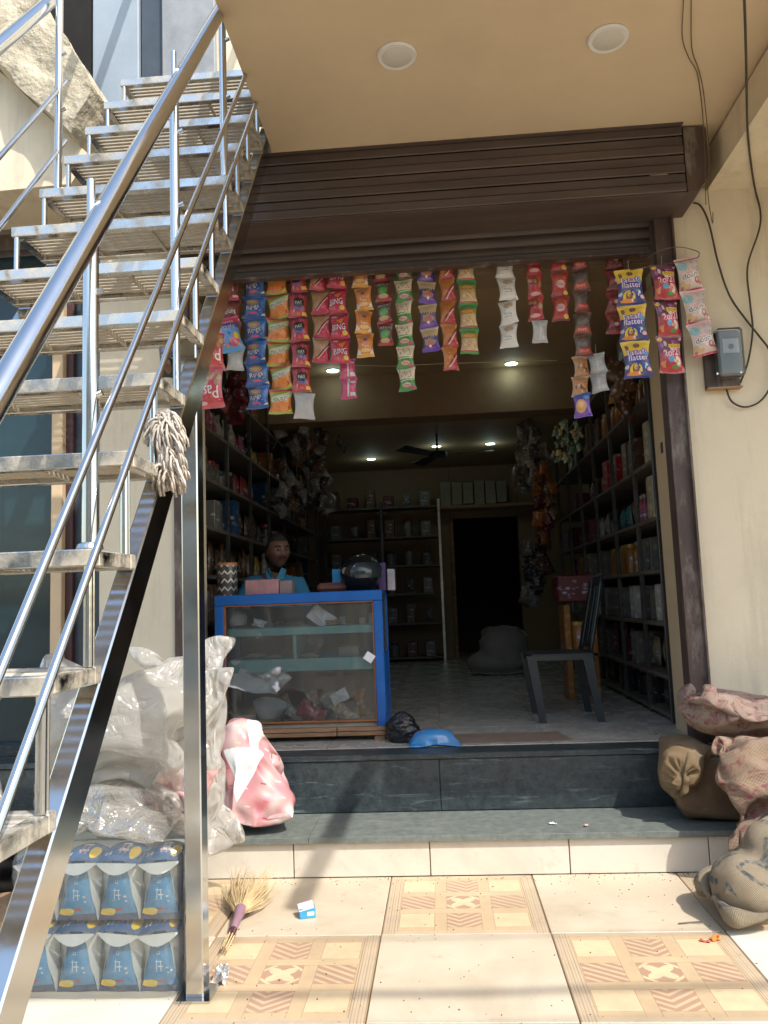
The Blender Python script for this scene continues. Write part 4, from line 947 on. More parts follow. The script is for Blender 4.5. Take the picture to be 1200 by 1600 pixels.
PAL = {'red': (.45, .03, .035), 'dark red': (.14, .015, .02), 'orange': (.55, .19, .03), 'amber': (.42, .17, .03), 'yellow': (.55, .36, .04), 'cream': (.50, .42, .27), 'white': (.52, .50, .46), 'blue': (.02, .10, .25), 'teal': (.05, .22, .28),
       'green': (.06, .16, .04), 'pink': (.45, .10, .18), 'brown': (.16, .08, .04), 'grey': (.22, .21, .19), 'black': (.03, .03, .03)}
def gmat(c):
    col = PAL[c]; k = 'goods ' + c
    if k not in MATS:
        m, n, b, out = _nodes(k); v = coords(n); br = N(n, 'ShaderNodeTexVoronoi'); br.inputs['Scale'].default_value = 22; n.links.new(v, br.inputs['Vector'])
        oi = N(n, 'ShaderNodeObjectInfo'); f = ramp(n, noise_n(n, v, 9, 3), .55, .62)
        c1 = mixc(n, f, col, tuple(min(.8, x * .4 + .30) for x in col)); tg = N(n, 'ShaderNodeTexCoord'); sx = N(n, 'ShaderNodeSeparateXYZ'); n.links.new(tg.outputs['Generated'], sx.inputs[0]); b1 = N(n, 'ShaderNodeMath', operation='COMPARE'); b1.inputs[1].default_value = .42; b1.inputs[2].default_value = .13; n.links.new(sx.outputs[2], b1.inputs[0]); c1 = mixc(n, b1.outputs[0], c1, tuple(min(.75, x * .5 + .34) for x in reversed(col))); b2 = N(n, 'ShaderNodeMath', operation='COMPARE'); b2.inputs[1].default_value = .42; b2.inputs[2].default_value = .03; n.links.new(sx.outputs[2], b2.inputs[0]); c1 = mixc(n, b2.outputs[0], c1, tuple(x * .4 for x in col)); n.links.new(mixc(n, ramp(n, br.outputs[0], .2, .5), c1, tuple(x * .6 for x in col)), b.inputs['Base Color'])
        b.inputs['Roughness'].default_value = .35; MATS[k] = m
    return MATS[k]
GM = {}
def goods_mesh(kind, c, var):
    k = (kind, c, var)
    if k in GM: return GM[k]
    g = random.Random(str(k)); mb = MB()
    if kind == 'carton': w, d, h = g.uniform(.10, .17), .2, g.uniform(.13, .24); mb.box((0, 0, h / 2), (d, w, h), b=.004); me = mb.mesh('carton', gmat(c)); 
    elif kind == 'jar':
        r = g.uniform(.055, .075); h = g.uniform(.17, .24); mb.lathe([(.001, 0), (r, 0), (r * 1.03, .02), (r * 1.03, h * .78), (r * .8, h * .86), (r * .8, h * .88)], seg=14); mb.m = 1; mb.lathe([(.001, h * .88), (r * .86, h * .88), (r * .86, h), (.001, h)], seg=14)
        me = mb.mesh('jar', [gmat(c), gmat('yellow' if c in ('orange', 'amber') else g.choice(['red', 'white', 'blue', 'yellow']))], smooth=40); w = 2 * r
    elif kind == 'bottle':
        r = g.uniform(.028, .042); h = g.uniform(.19, .27); mb.lathe([(.001, 0), (r, 0), (r, h * .62), (r * .4, h * .8), (r * .4, h * .9)], seg=12); mb.m = 1; mb.lathe([(.001, h * .9), (r * .5, h * .9), (r * .5, h), (.001, h)], seg=12); me = mb.mesh('bottle', [gmat(c), gmat('white')], smooth=40); w = 2 * r
    else:
        h = g.uniform(.15, .23); w = g.uniform(.10, .15); me = packet_mesh('pouch', w, h, .06, [gmat(c), gmat(c)], var); me.transform(Matrix.Translation((0, 0, h + .004)) @ Matrix.Rotation(R(-90 if True else 0), 4, 'Z'))
    GM[k] = (me, w, h); return GM[k]
# ------------------------------------------------------------------ blue showcase counter
CX0, CX1, CY0, CY1, CZ0, CZ1 = -1.318, -.338, 4.60, 5.02, .545, 1.315
ct = thing('showcase_counter', 'blue framed glass showcase counter on a raw wood base', 'counter', (-.83, 4.6, .47))
wd = .052
part('top_rail', MB().box(((CX0 + CX1) / 2, CY0 + .02, CZ1 - .03), (CX1 - CX0, .045, .06), b=.004), blue_paint, ct)
for x in (CX0 + wd / 2, CX1 - wd / 2):
    part('front_post', MB().box((x, CY0 + .02, (CZ0 + CZ1 - .06) / 2), (wd, .045, CZ1 - .06 - CZ0), b=.004), blue_paint, ct)
    part('rear_post', MB().box((x, CY1, (CZ0 + CZ1) / 2), (wd, .045, CZ1 - CZ0), b=.004), blue_paint, ct)
part('side_panel', MB().box((CX1 - .01, (CY0 + CY1) / 2 + .01, CZ0 + .20), (.015, CY1 - CY0 - .06, .40), b=.003), blue_paint, ct)
part('side_pane', MB().box((CX1 - .01, (CY0 + CY1) / 2 + .01, CZ0 + .56), (.008, CY1 - CY0 - .06, .32)), glass, ct)
part('side_panel', MB().box((CX0 + .01, (CY0 + CY1) / 2 + .01, .93), (.015, CY1 - CY0 - .06, .76), b=.003), blue_paint, ct)
part('top_board', MB().box(((CX0 + CX1) / 2, (CY0 + CY1) / 2 + .03, CZ1 - .012), (CX1 - CX0, CY1 - CY0 - .02, .02), b=.004), mk('dull blue top', (.02, .06, .14), .5, var=.3), ct)
gx0, gx1, gz0, gz1 = CX0 + wd, CX1 - wd, CZ0 + .03, CZ1 - .06
for (c_, d_) in ((((gx0 + gx1) / 2, CY0 + .015, gz1 - .004), (gx1 - gx0, .02, .010)), (((gx0 + gx1) / 2, CY0 + .015, gz0 + .005), (gx1 - gx0, .02, .012)),
               ((gx0 + .005, CY0 + .015, (gz0 + gz1) / 2), (.010, .02, gz1 - gz0 - .02)), ((gx1 - .005, CY0 + .015, (gz0 + gz1) / 2), (.010, .02, gz1 - gz0 - .02))):
    part('beading', MB().box(c_, d_, b=.002), orange_trim, ct)
part('front_pane', MB().box(((gx0 + gx1) / 2, CY0 + .022, (gz0 + gz1) / 2), (gx1 - gx0, .004, gz1 - gz0)), glass, ct)
part('back_board', MB().box(((CX0 + CX1) / 2, CY1 - .01, (CZ0 + CZ1) / 2 - .03), (CX1 - CX0 - .1, .012, CZ1 - CZ0 - .1)), cabinet_in, ct)
SZ1, SZ2 = 1.095, .905
part('shelf', MB().box(((gx0 + gx1) / 2, CY0 + .22, SZ1), (gx1 - gx0 - .02, .36, .045), b=.003), teal, ct)
part('shelf', MB().box(((gx0 + gx1) / 2, CY0 + .22, SZ2 - .005), (gx1 - gx0 - .02, .36, .072), b=.003), teal, ct)
part('divider', MB().box((-.86, CY0 + .22, (SZ1 + SZ2) / 2 + .005), (.02, .34, SZ1 - SZ2 - .06), b=.002), teal, ct)
part('floor_board', MB().box(((CX0 + CX1) / 2, CY0 + .22, CZ0 + .012), (CX1 - CX0 - .06, .38, .024)), mk('pale board', (.35, .33, .29), .7), ct)
for k, z in enumerate((.522, .547)):
    for a, b in ((CX0, -.62), (-.62, CX1)):
        part('base_batten', MB().box(((a + b) / 2, CY0 + .01, z - .004 - .006), (b - a - .004, .06, .022), b=.003), wood, ct)
for x in (CX0 + .03, CX1 - .04): part('foot', MB().box((x, CY0 + .02, .485), (.06, .06, .028), b=.003), wood, ct)
for x in (CX0 + .03, CX1 - .04): part('foot', MB().box((x, CY1 - .02, .50), (.06, .06, .06), b=.003), wood, ct)

def crumple(w, h, seed, amp=.03, n=10, curl=.0):
    """a sheet of paper with creases and a lifted edge"""
    g = random.Random(seed); off = Vector((seed * 3.1, 1, 2)); a = g.uniform(0, 6)
    def f(u, v):
        x, y = (u - .5) * w, (v - .5) * h
        z = amp * noise.noise(Vector((u * 2.2, v * 2.2, 0)) + off) + amp * .5 * abs(noise.noise(Vector((u * 5, v * 5, 0)) + off)) + curl * ((u - .5) * math.cos(a) + (v - .5) * math.sin(a)) ** 2
        return Vector((x, y, z))
    return f
def sheet(loc, w, h, seed, rot, mat, label, name='paper_sheet', cat='paper', amp=.03, group=None, n=12, curl=0.):
    mb = MB(); mb.grid(crumple(w, h, seed, amp, n, curl), n, n); o = single(name, mb, mat, label, cat, loc, group, smooth=35, local=True, rot=rot)
    m = o.modifiers.new('thick', 'SOLIDIFY'); m.thickness = .0012; return o
y_ = CY0 + .10
sheet(P(502, 966, Y=y_ + .02), .16, .10, 3, (R(80), R(38), R(10)), paper, 'white folded paper propped on the upper showcase shelf', curl=.1)
sheet(P(405, 974, Y=y_ - .02), .08, .045, 5, (R(70), R(14), R(-6)), paper, 'small white slip standing at the left of the upper showcase shelf')
sheet(P(522, 973, Y=y_), .10, .035, 6, (R(75), R(-3), 0), card, 'buff card lying beside the folded paper on the upper shelf', cat='card')
sheet(P(577, 1027, Y=CY0 - .004), .055, .05, 8, (R(90), R(35), 0), paper, 'small white sticker on the front glass of the showcase', 'sticker', 'sticker', amp=.002)
sheet(P(395, 1062, Y=y_ - .03), .30, .16, 12, (R(55), R(8), R(12)), paper, 'large crumpled white paper at the left of the showcase floor', amp=.10, n=18)
sheet(P(432, 1058, Y=y_ - .05), .12, .13, 14, (R(80), R(-40), R(20)), paper, 'twisted white paper end above the pleated cup', amp=.09, n=12)
sheet(P(531, 1089, Y=y_), .10, .07, 16, (R(70), R(-25), R(10)), paper, 'white paper scrap at the right of the showcase floor', amp=.04)
# pleated white cup lying with its mouth up, plates, pots
cup = MB(); cp = P(418, 1112, Y=y_ + .06)
cup.lathe([(.001, 0), (.055, 0), (.10, .11), (.098, .11), (.053, .004), (.001, .004)], (0, 0, 0), 28)
single('paper_cup', cup, paper, 'large white tapered tub on the showcase floor', 'tub', (cp.x, cp.y, .57), smooth=35, local=True, rot=(R(14), R(12), 0))
def dish(u, v, z, r, h, mat, label, cat='dish', y=CY0 + .14):
    q = P(u, v, Y=y); mb = MB(); mb.lathe([(.001, 0), (r * .6, 0), (r, h), (r * .95, h), (r * .55, .004), (.001, .004)], (0, 0, 0), 24)
    return single(cat.replace(' ', '_'), mb, mat, label, cat, (q.x, q.y, z), smooth=35, local=True)
zs1 = SZ1 + .0225; zs2 = SZ2 + .031; zfl = CZ0 + .024
dish(375, 972, zs1, .055, .02, jar_glass, 'shallow clear dish at the left of the upper showcase shelf')
q = P(370, 960, Y=y_ + .05); mb = MB(); mb.lathe([(.001, .0), (.045, .01), (.055, .04), (.05, .08), (.03, .1), (.001, .105)], (0, 0, 0), 16)
single('cloth_ball', mb, mk('pale grey cloth', (.42, .43, .44), .8, bump=1., bscale=20), 'pale grey bundle behind the shallow dish on the upper shelf', 'bundle', (q.x, q.y, zs1), smooth=60, local=True, rot=(0, R(10), 0))
for (u_, c_, h_, lb) in ((536, (.28, .33, .25), .05, 'small green grey box at the right of the upper showcase shelf'), (566, (.20, .22, .22), .04, 'low grey box beside the green grey one'), (581, (.40, .38, .36), .065, 'narrow pale box at the right end of the upper shelf')):
    q = P(u_, 970, Y=CY0 + .2); single('small_box', MB().box((0, 0, h_ / 2), (.035, .05, h_), b=.003), mk('box tone %.2f' % c_[0], c_, .6), lb, 'box', (q.x, q.y, zs1), local=True)
for (u_, w_, c_, h_, lb) in ((400, .13, (.30, .28, .24), .03, 'flat buff packet on the left half of the lower showcase shelf'), (484, .13, (.33, .32, .28), .02, 'flat pale packet in the middle of the lower showcase shelf'), (430, .09, (.45, .43, .36), .015, 'thin cream packet left of the shelf divider')):
    q = P(u_, 1018, Y=CY0 + .12); single('flat_packet', packet_mesh('flat_packet', w_, .08, h_, [mk('packet tone %.2f' % c_[0], c_, .4, bump=.6, bscale=20), whitefoil], int(u_)), None, lb, 'packet', (q.x, q.y + .05, zs2 + h_ / 2 + .003), rot=(R(-90), 0, 0))
q = P(545, 1012, Y=CY0 + .2); single('carton', MB().box((0, 0, .028), (.12, .08, .055), b=.004), mk('grey brown carton', (.22, .19, .16), .7), 'grey brown carton at the right of the lower showcase shelf', 'box', (q.x, q.y, zs2), local=True)
g = random.Random(41)
for k, (u_, v_, a_, c_, lb) in enumerate(((362, 1112, 70, 'grey', 'dark grey packet leaning at the left corner of the showcase floor'), (452, 1116, 60, 'cream', 'cream packet leaning behind the white tub on the showcase floor'), (474, 1118, 35, 'white', 'white packet lying in the middle of the showcase floor'),
        (492, 1106, 80, 'brown', 'brown packet standing at the back of the showcase floor'), (508, 1118, 30, 'red', 'red packet lying flat right of the middle of the showcase floor'), (524, 1112, 65, 'grey', 'grey packet leaning on the brown one in the showcase'),
        (546, 1116, 50, 'cream', 'cream packet propped under the white scrap in the showcase'), (566, 1110, 78, 'amber', 'amber packet standing at the right corner of the showcase floor'))):
    q = P(u_, v_, Y=CY0 + .16); me, w, h = goods_mesh('pouch', c_, 4 + k)
    o = single('small_pouch', me, None, lb, 'packet', (q.x, CY0 + .12 + .12 * (k % 2), zfl + .005), rot=(R(a_ - 90), 0, R(90 + g.uniform(-25, 25)))); o.scale = (.9, .75, .75)
single('green_box', MB().box((0, 0, .012), (.16, .06, .024), b=.002), mk('dull green card', (.08, .13, .06), .6), 'low green box at the front left of the showcase floor', 'box', P(420, 1128, Y=CY0 + .07).xy.to_3d() + Vector((0, 0, zfl)), local=True)
# on the counter
top = CZ1 - .002
pb = thing('pink_carton', 'pink and grey carton on the counter in front of the man', 'box', (-1.03, 4.74, top))
part('body', MB().box((-1.055, 4.74, top + .045), (.20, .12, .088), b=.003), mk('faded pink card', (.40, .20, .20), .6, var=.3, scale=12), pb)
part('end_flap', MB().box((-.915, 4.745, top + .040), (.075, .10, .078), b=.003), mk('grey brown card', (.24, .17, .16), .6), pb)
hm = thing('helmet', 'glossy black motorcycle helmet with visor on the counter', 'helmet', (-.475, 4.80, top))
def hs(u, v):
    a = u * 2 * PI; b = -.42 * PI + v * .92 * PI; r = Vector((math.cos(b) * math.cos(a) * .128, math.cos(b) * math.sin(a) * .155, math.sin(b) * .118)); 
    if b < 0: r.x *= 1 - .10 * (-b); r.y *= 1 - .12 * (-b)
    return Vector((-.475, 4.80, top + .105)) + r
part('shell', MB().grid(hs, 36, 22, True), black_gl, hm, smooth=180)
def vs_(u, v):
    a = R(-100 + 95 * u); b = R(-14 + 44 * v); return Vector((-.475 + math.cos(b) * math.cos(a) * .134, 4.80 + math.cos(b) * math.sin(a) * .161, top + .105 + math.sin(b) * .121))
part('visor', MB().grid(vs_, 16, 8), mk('smoked visor', (.02, .03, .035), .08), hm, smooth=180)
part('pivot', MB().lathe([(.001, 0), (.024, 0), (.022, .007), (.010, .008), (.001, .006)], (-.553, 4.694, top + .120), 18, Matrix.Rotation(R(105), 3, 'X')), mk('scuffed grey plastic', (.12, .12, .12), .4), hm, smooth=40)
single('blue_carton', MB().box((0, 0, .045), (.055, .05, .09), b=.003), mk('bright blue card', (.01, .20, .42), .5), 'small bright blue carton left of the helmet', 'box', (-.625, 4.84, top + .05), local=True)
single('brown_bundle', MB().box((0, 0, .03), (.20, .12, .055), b=.02), mk('brown leather', (.16, .06, .045), .6), 'reddish brown pouch under the blue carton', 'pouch', (-.645, 4.84, top), local=True)
for dx, c_, h_, lb in ((.0, (.07, .04, .16), .17, 'purple box standing right of the helmet'), (.055, (.36, .35, .38), .13, 'pale grey box standing at the right end of the counter')):
    single('tall_box', MB().box((0, 0, h_ / 2), (.045, .10, h_), b=.003), mk('boxtone %.2f' % c_[2], c_, .5, var=.3, scale=14), lb, 'box', (-.325 + dx - .03, 4.93, top), local=True)
# tall zigzag jar at the left end
jr = thing('striped_jar', 'tall jar with white zigzag stripes and orange lid at the left end of the counter', 'jar', (-1.31, 4.86, top))
za = Art(160, 128, (.035, .035, .035)); za.m((np.abs(((za.x * 10) % 1) - .5) * .22 + za.y * 1.0) % .26 < .07, (.6, .6, .58)); za.rect(0, .62, 1, .70, (.08, .07, .06)); za.rect(.3, .46, .7, .58, (.04, .04, .04)); za.text('ZIG', .5, .52, .3, .08, (.6, .6, .58))
jm = MB(); jm.grid(lambda u, v: Vector((-1.31 + .062 * math.cos(u * 2 * PI), 4.86 + .062 * math.sin(u * 2 * PI), top + .19 * v)), 24, 2, True)
part('body', jm, print_mat('zigzag print', za), jr, smooth=180)
part('lid', MB().lathe([(.001, .19), (.064, .19), (.064, .205), (.001, .206)], (-1.31, 4.86, top), 24), mk('orange lid', (.50, .20, .08), .4), jr, smooth=40)
# black bag, blue packet and mat on the floor
def blob_bag(name, c, rx, ry, rz, mat, label, cat, seed, neck=.25, group=None):
    mb = MB(); o = Vector((seed * 2.3, seed, 0))
    def f(u, v):
        a = u * 2 * PI; pr = (.80 + .20 * math.sin(v / .4 * PI / 2)) if v < .4 else (math.cos((v - .4) / .6 * PI / 2) ** .8 * (1 - neck) + neck * (1 - (v - .4) * .6))
        d = Vector((math.cos(a), math.sin(a), v * 2.2)); r = pr * (1 + .22 * noise.noise(d * 1.7 + o) + .12 * noise.noise(d * 4.3 + o) - .10 * abs(noise.noise(d * 7 + o)))
        return Vector((rx * r * math.cos(a), ry * r * math.sin(a), rz * v))
    mb.grid(f, 56, 36, True); mb.f.append(list(range(56))); mb.mi.append(0); mb.uv.append(None)
    return single(name, mb, mat, label, cat, c, group, smooth=180, local=True)
blob_bag('black_bag', (-.245, 4.53, .471), .095, .075, .165, black_pl, 'crumpled black plastic bag on the floor right of the counter', 'bag', 3)
X = sack_sim(.32, .26, 16, 14, .4, steps=60, seed=4, g=6, boxes=[('e', (0, 0, .042), (.115, .08, .042))], z0=.05)
bp = A_('lb'); bp.a[:] = (.02, .22, .52); bp.blobs(20, .1, .5, .9, .95, .1, [(.35, .04, .12), (.5, .1, .2), (.1, .05, .3), C['wh']], 2); bp.band(-.1, 1, .38, .46, (.35, .05, .15)); bp.text('Sweet', .5, .25, .6, .14, C['wh'], 0)
o = single('blue_packet', sack_mesh(X, 'blue_packet', print_mat('blue floor packet', bp)), None, 'bright blue and red packet lying on the shop doorstep', 'packet', (-.075, 4.44, .471)); subsurf(o); o.rotation_euler = (0, 0, R(4))
mp = MB(); mp.grid(lambda u, v: Vector((.02 + (.66 + .0 * v) * u + (-.05 * v), 4.42 + .30 * v, .4735 + .004 * noise.noise(Vector((u * 6, v * 3, 1))) * (1 - v))), 24, 6)
o = single('door_mat', mp, mk('brown mat', (.20, .145, .105), .9, var=.2, scale=5, bump=.3), 'flat brown mat on the floor just inside the shop opening', 'mat', (.35, 4.42, .472)); o.modifiers.new('t', 'SOLIDIFY').thickness = .003

# ------------------------------------------------------------------ shopkeeper
def skin_mesh(name, J, E_, sub=2):
    """J: (pos, radius) joints, E_: bones; one continuous surface"""
    me = bpy.data.meshes.new(name); me.from_pydata([j[0] for j in J], E_, []); o = bpy.data.objects.new(name, me); COL.objects.link(o)
    s = o.modifiers.new('skin', 'SKIN'); s.use_smooth_shade = True; d = me.skin_vertices[0].data
    for i, j in enumerate(J): d[i].radius = (j[1], j[1] if len(j) < 3 else j[2]); d[i].use_root = (i == 0)
    o.modifiers.new('sub', 'SUBSURF').levels = sub
    bpy.context.view_layer.update(); dg = bpy.context.evaluated_depsgraph_get(); m2 = bpy.data.meshes.new_from_object(o.evaluated_get(dg)); bpy.data.objects.remove(o); bpy.data.meshes.remove(me); m2.name = name
    m2.polygons.foreach_set('use_smooth', [True] * len(m2.polygons)); return m2
hx, hy, hz = -1.105, 5.42, 1.615             # centre of the head
pe = thing('person', 'man in a blue collared shirt with a moustache sitting behind the counter', 'person', (-1.16, 5.50, .9))
pb_ = BASE[pe.name]
L = lambda x, y, z: Vector((x, y, z)) - pb_
def face(u, v):
    a = u * 2 * PI; b = -PI / 2 + v * PI; cx, cy, cz = math.cos(b) * math.cos(a), math.cos(b) * math.sin(a), math.sin(b)
    # local: -y is the front of the face
    x, y, z = cx * .080, cy * .092, cz * .112
    if z < 0: x *= 1 - .32 * (-cz) ** 1.6; y = y * (1 - .14 * (-cz)) - (.004 if cy < 0 else -.004)
    f = max(0, -cy)
    if f > 0:
        g = lambda px, pz, s_: math.exp(-((x - px) ** 2 + (z - pz) ** 2) / (2 * s_ * s_))
        y -= .026 * math.exp(-((x / .0095) ** 2)) * math.exp(-(((z + .016) / .017) ** 2)) * f + .010 * math.exp(-((x / .008) ** 2)) * (1 if -.02 < z < .025 else 0) * f
        y += .012 * (g(.030, .016, .013) + g(-.030, .016, .013)); y -= .006 * (g(.03, .036, .014) + g(-.03, .036, .014))
        y -= .006 * g(0, -.052, .014); y -= .008 * g(0, -.094, .018); y -= .005 * (g(.04, -.02, .018) + g(-.04, -.02, .018))
    return Vector((x, y, z))
Rz = Euler((R(4), 0, R(34))).to_matrix()
T = lambda v: Rz @ v + Vector((hx, hy, hz))
body = skin_mesh('body', [(L(-1.17, 5.56, .93), .15, .13), (L(-1.17, 5.56, 1.10), .145, .12), (L(-1.16, 5.54, 1.27), .15, .11), (L(-1.15, 5.51, 1.39), .11, .09), (L(-1.125, 5.47, 1.47), .055), (L(-1.11, 5.44, 1.55), .05),
   (L(-1.32, 5.54, 1.385), .065), (L(-1.39, 5.52, 1.24), .048), (L(-1.36, 5.36, 1.10), .040), (L(-1.22, 5.18, 1.12), .030),
   (L(-.985, 5.47, 1.375), .065), (L(-.93, 5.45, 1.22), .048), (L(-.92, 5.28, 1.11), .040), (L(-.98, 5.12, 1.13), .030)],
   [(0, 1), (1, 2), (2, 3), (3, 4), (4, 5), (3, 6), (6, 7), (7, 8), (8, 9), (3, 10), (10, 11), (11, 12), (12, 13)])
body.materials.append(skin); part('body', body, None, pe)
hd = MB(); hd.grid(lambda u, v: T(face(u, v)), 44, 32, True); head = part('head', hd, skin, pe, smooth=180)
shm = skin_mesh('shirt', [(L(-1.17, 5.56, .93), .165, .145), (L(-1.17, 5.56, 1.10), .16, .135), (L(-1.16, 5.54, 1.27), .165, .125), (L(-1.15, 5.515, 1.385), .125, .10), (L(-1.135, 5.49, 1.44), .072),
   (L(-1.32, 5.54, 1.39), .078), (L(-1.395, 5.52, 1.25), .066), (L(-1.38, 5.43, 1.16), .060), (L(-.985, 5.47, 1.38), .078), (L(-.925, 5.45, 1.235), .066), (L(-.92, 5.36, 1.15), .058)],
   [(0, 1), (1, 2), (2, 3), (3, 4), (3, 5), (5, 6), (6, 7), (3, 8), (8, 9), (9, 10)])
shm.materials.append(shirt); part('shirt', shm, None, pe)
for s_ in (-1, 1):
    cl = MB(); a0 = Vector((-1.125, 5.455, 1.47)); cl.add([a0 + Vector((s_ * .01, -.07, -.05)), a0 + Vector((s_ * .055, -.055, -.045)), a0 + Vector((s_ * .075, -.0, .02)), a0 + Vector((s_ * .045, -.035, .035)), ], [(0, 1, 2, 3)])
    o = part('collar', cl, mk('light blue collar', (.07, .30, .44), .8), pe); o.modifiers.new('t', 'SOLIDIFY').thickness = .006
    e = MB(); e.grid(lambda u, v: T(Vector((s_ * .030, -.080, .014)) + Vector((math.cos(u * 2 * PI) * math.cos((v - .5) * PI), math.sin(u * 2 * PI) * math.cos((v - .5) * PI), math.sin((v - .5) * PI))) * .0095), 14, 8, True)
    part('eye', e, mk('eye white', (.13, .10, .08), .4), head, smooth=180)
    e = MB(); e.grid(lambda u, v: T(Vector((s_ * .030, -.0865, .013)) + Vector((math.cos(u * 2 * PI) * math.cos((v - .5) * PI) * .006, math.sin(u * 2 * PI) * math.cos((v - .5) * PI) * .003, math.sin((v - .5) * PI) * .006))), 12, 6, True); part('iris', e, hair, head, smooth=180)
    e = MB(); e.grid(lambda u, v: T(Vector((s_ * .076, .006, -.002)) + Vector((math.cos(u * 2 * PI) * math.cos((v - .5) * PI) * .007, math.sin(u * 2 * PI) * math.cos((v - .5) * PI) * .018, math.sin((v - .5) * PI) * .031))), 14, 10, True); part('ear', e, skin, head, smooth=180)
    e = MB(); e.tube([T(Vector((s_ * (.014 + .034 * t), -.094 + .022 * t * t, .032 + .006 * math.sin(PI * t)))) for t in [k / 6 for k in range(7)]], .0038, 6); part('eyebrow', e, hair, head, smooth=180)
ms = MB(); ms.tube([T(Vector((-.030 + .060 * k / 10, -.0975 + .5 * (-.030 + .060 * k / 10) ** 2 * 22, -.036 - .006 * abs(k - 5) / 5))) for k in range(11)], [.002, .005, .007, .0075, .007, .0065, .007, .0075, .007, .005, .002], 8); part('moustache', ms, hair, head, smooth=180)
mo = MB(); mo.tube([T(Vector((-.022 + .044 * k / 8, -.093 + 10 * (-.022 + .044 * k / 8) ** 2, -.052))) for k in range(9)], [.001, .003, .0045, .005, .0045, .005, .0045, .003, .001], 8); part('lips', mo, mk('lips', (.14, .05, .045), .4), head, smooth=180)
hr = MB()
def hf(u, v):
    a = u * 2 * PI; b = R(2) + v * R(88); k = 1.055
    if math.sin(a) < -.2: b = R(38) + v * R(52)
    q = Vector((math.cos(b) * math.cos(a) * .080 * k, math.cos(b) * math.sin(a) * .092 * k, math.sin(b) * .112 * k)); q *= 1 + .02 * noise.noise(q * 60)
    return T(q)
hr.grid(hf, 36, 12, True); part('hair', hr, hair, head, smooth=180)
# hands: palm, four bent fingers and thumb as one continuous skinned mesh each
for (wx, wy, wz, ang) in ((-1.20, 5.15, 1.13, .6), (-.99, 5.10, 1.14, 2.3)):
    dx, dy = math.cos(ang), -abs(math.sin(ang)); F = Vector((dx * .3, -1, 0)).normalized(); Sx = Vector((-F.y, F.x, 0)); o0 = L(wx, wy, wz)
    J = [(o0, .026, .018), (o0 + F * .05, .034, .014)]; E_ = [(0, 1)]
    for q, (off, ln_) in enumerate(((-.026, .062), (-.009, .072), (.009, .068), (.025, .054))):
        b0 = len(J); J += [(o0 + F * .085 + Sx * off, .009), (o0 + F * (.085 + ln_ * .5) + Sx * off * 1.1 + Vector((0, 0, .006)), .008), (o0 + F * (.085 + ln_) + Sx * off * 1.1 - Vector((0, 0, .012)), .007)]; E_ += [(1, b0), (b0, b0 + 1), (b0 + 1, b0 + 2)]
    b0 = len(J); J += [(o0 + F * .03 - Sx * .038, .011), (o0 + F * .062 - Sx * .05 - Vector((0, 0, .01)), .009)]; E_ += [(0, b0), (b0, b0 + 1)]
    hm_ = skin_mesh('hand', J, E_, 1); hm_.materials.append(skin); part('hand', hm_, None, pe)
st_ = thing('stool', 'low stool under the man behind the counter', 'stool', (-1.17, 5.58, .47)); part('seat', MB().lathe([(.001, 0), (.17, 0), (.17, .03), (.001, .03)], (-1.17, 5.58, .80), 20), card, st_)
for sx in (-1, 1):
    for sy in (-1, 1): part('leg', MB().tube([(-1.17 + sx * .12, 5.58 + sy * .12, .47), (-1.17 + sx * .09, 5.58 + sy * .09, .80)], .014, 8), chair_m, st_)

# ------------------------------------------------------------------ plastic chair facing left
ch = thing('plastic_chair', 'dark grey plastic chair facing left at the right side of the shop', 'chair', (.73, 5.25, .47))
sx0, sx1, cy0, cy1, zf, zseat = .53, .93, 5.05, 5.47, .471, .885
def seat_f(u, v):
    return Vector((sx0 + (sx1 - sx0) * u, cy0 + (cy1 - cy0) * v, zseat - .018 * math.sin(PI * v) * math.sin(PI * u) - .02 * max(0, .12 - u) / .12))
o = part('seat', MB().grid(seat_f, 12, 12), chair_m, ch, smooth=180); o.modifiers.new('t', 'SOLIDIFY').thickness = .008
part('seat_rim', MB().box(((sx0 + sx1) / 2, cy0 + .006, zseat - .02), (sx1 - sx0 - .02, .012, .045), b=.004), chair_m, ch)
part('seat_rim', MB().box((sx0 + .006, (cy0 + cy1) / 2, zseat - .025), (.012, cy1 - cy0 - .02, .045), b=.004), chair_m, ch)
for (x, y, dx, dy) in ((sx0 + .01, cy0 + .02, .05, -.02), (sx0 + .01, cy1 - .02, .05, .02), (sx1 - .05, cy0 + .02, .06, -.03), (sx1 - .05, cy1 - .02, .06, .03)):
    lg = MB(); n_ = 6
    for k in range(n_):
        pass
    lg.add([Vector((x + dx * (1 - t) + a * (.030 - .010 * (1 - t)), y + dy * (1 - t) + b * .020, zf + (zseat - .01 - zf) * t)) for t in (0, .25, .5, .75, 1) for a, b in ((-1, -1), (1, -1), (1, 1), (-1, 1))],
           [(4 * i + k, 4 * i + (k + 1) % 4, 4 * i + 4 + (k + 1) % 4, 4 * i + 4 + k) for i in range(4) for k in range(4)] + [(0, 1, 2, 3), (16, 17, 18, 19)])
    part('leg', lg, chair_m, ch, smooth=30)
def back_f(u, v):
    w = .20 - .03 * (v ** 3); a = (u - .5) * 2
    return Vector((sx1 - .02 + .10 * v + .035 * (1 - a * a), (cy0 + cy1) / 2 + a * w, zseat + .46 * v + .03 * (1 - a * a) * v))
for k in range(5):
    bm_ = MB(); u0, u1 = .14 + k * .15, .14 + k * .15 + .105; bm_.grid(lambda u, v: back_f(u0 + (u1 - u0) * u, .04 + .82 * v), 3, 8); o = part('back_slat', bm_, chair_m, ch, smooth=180); o.modifiers.new('t', 'SOLIDIFY').thickness = .008
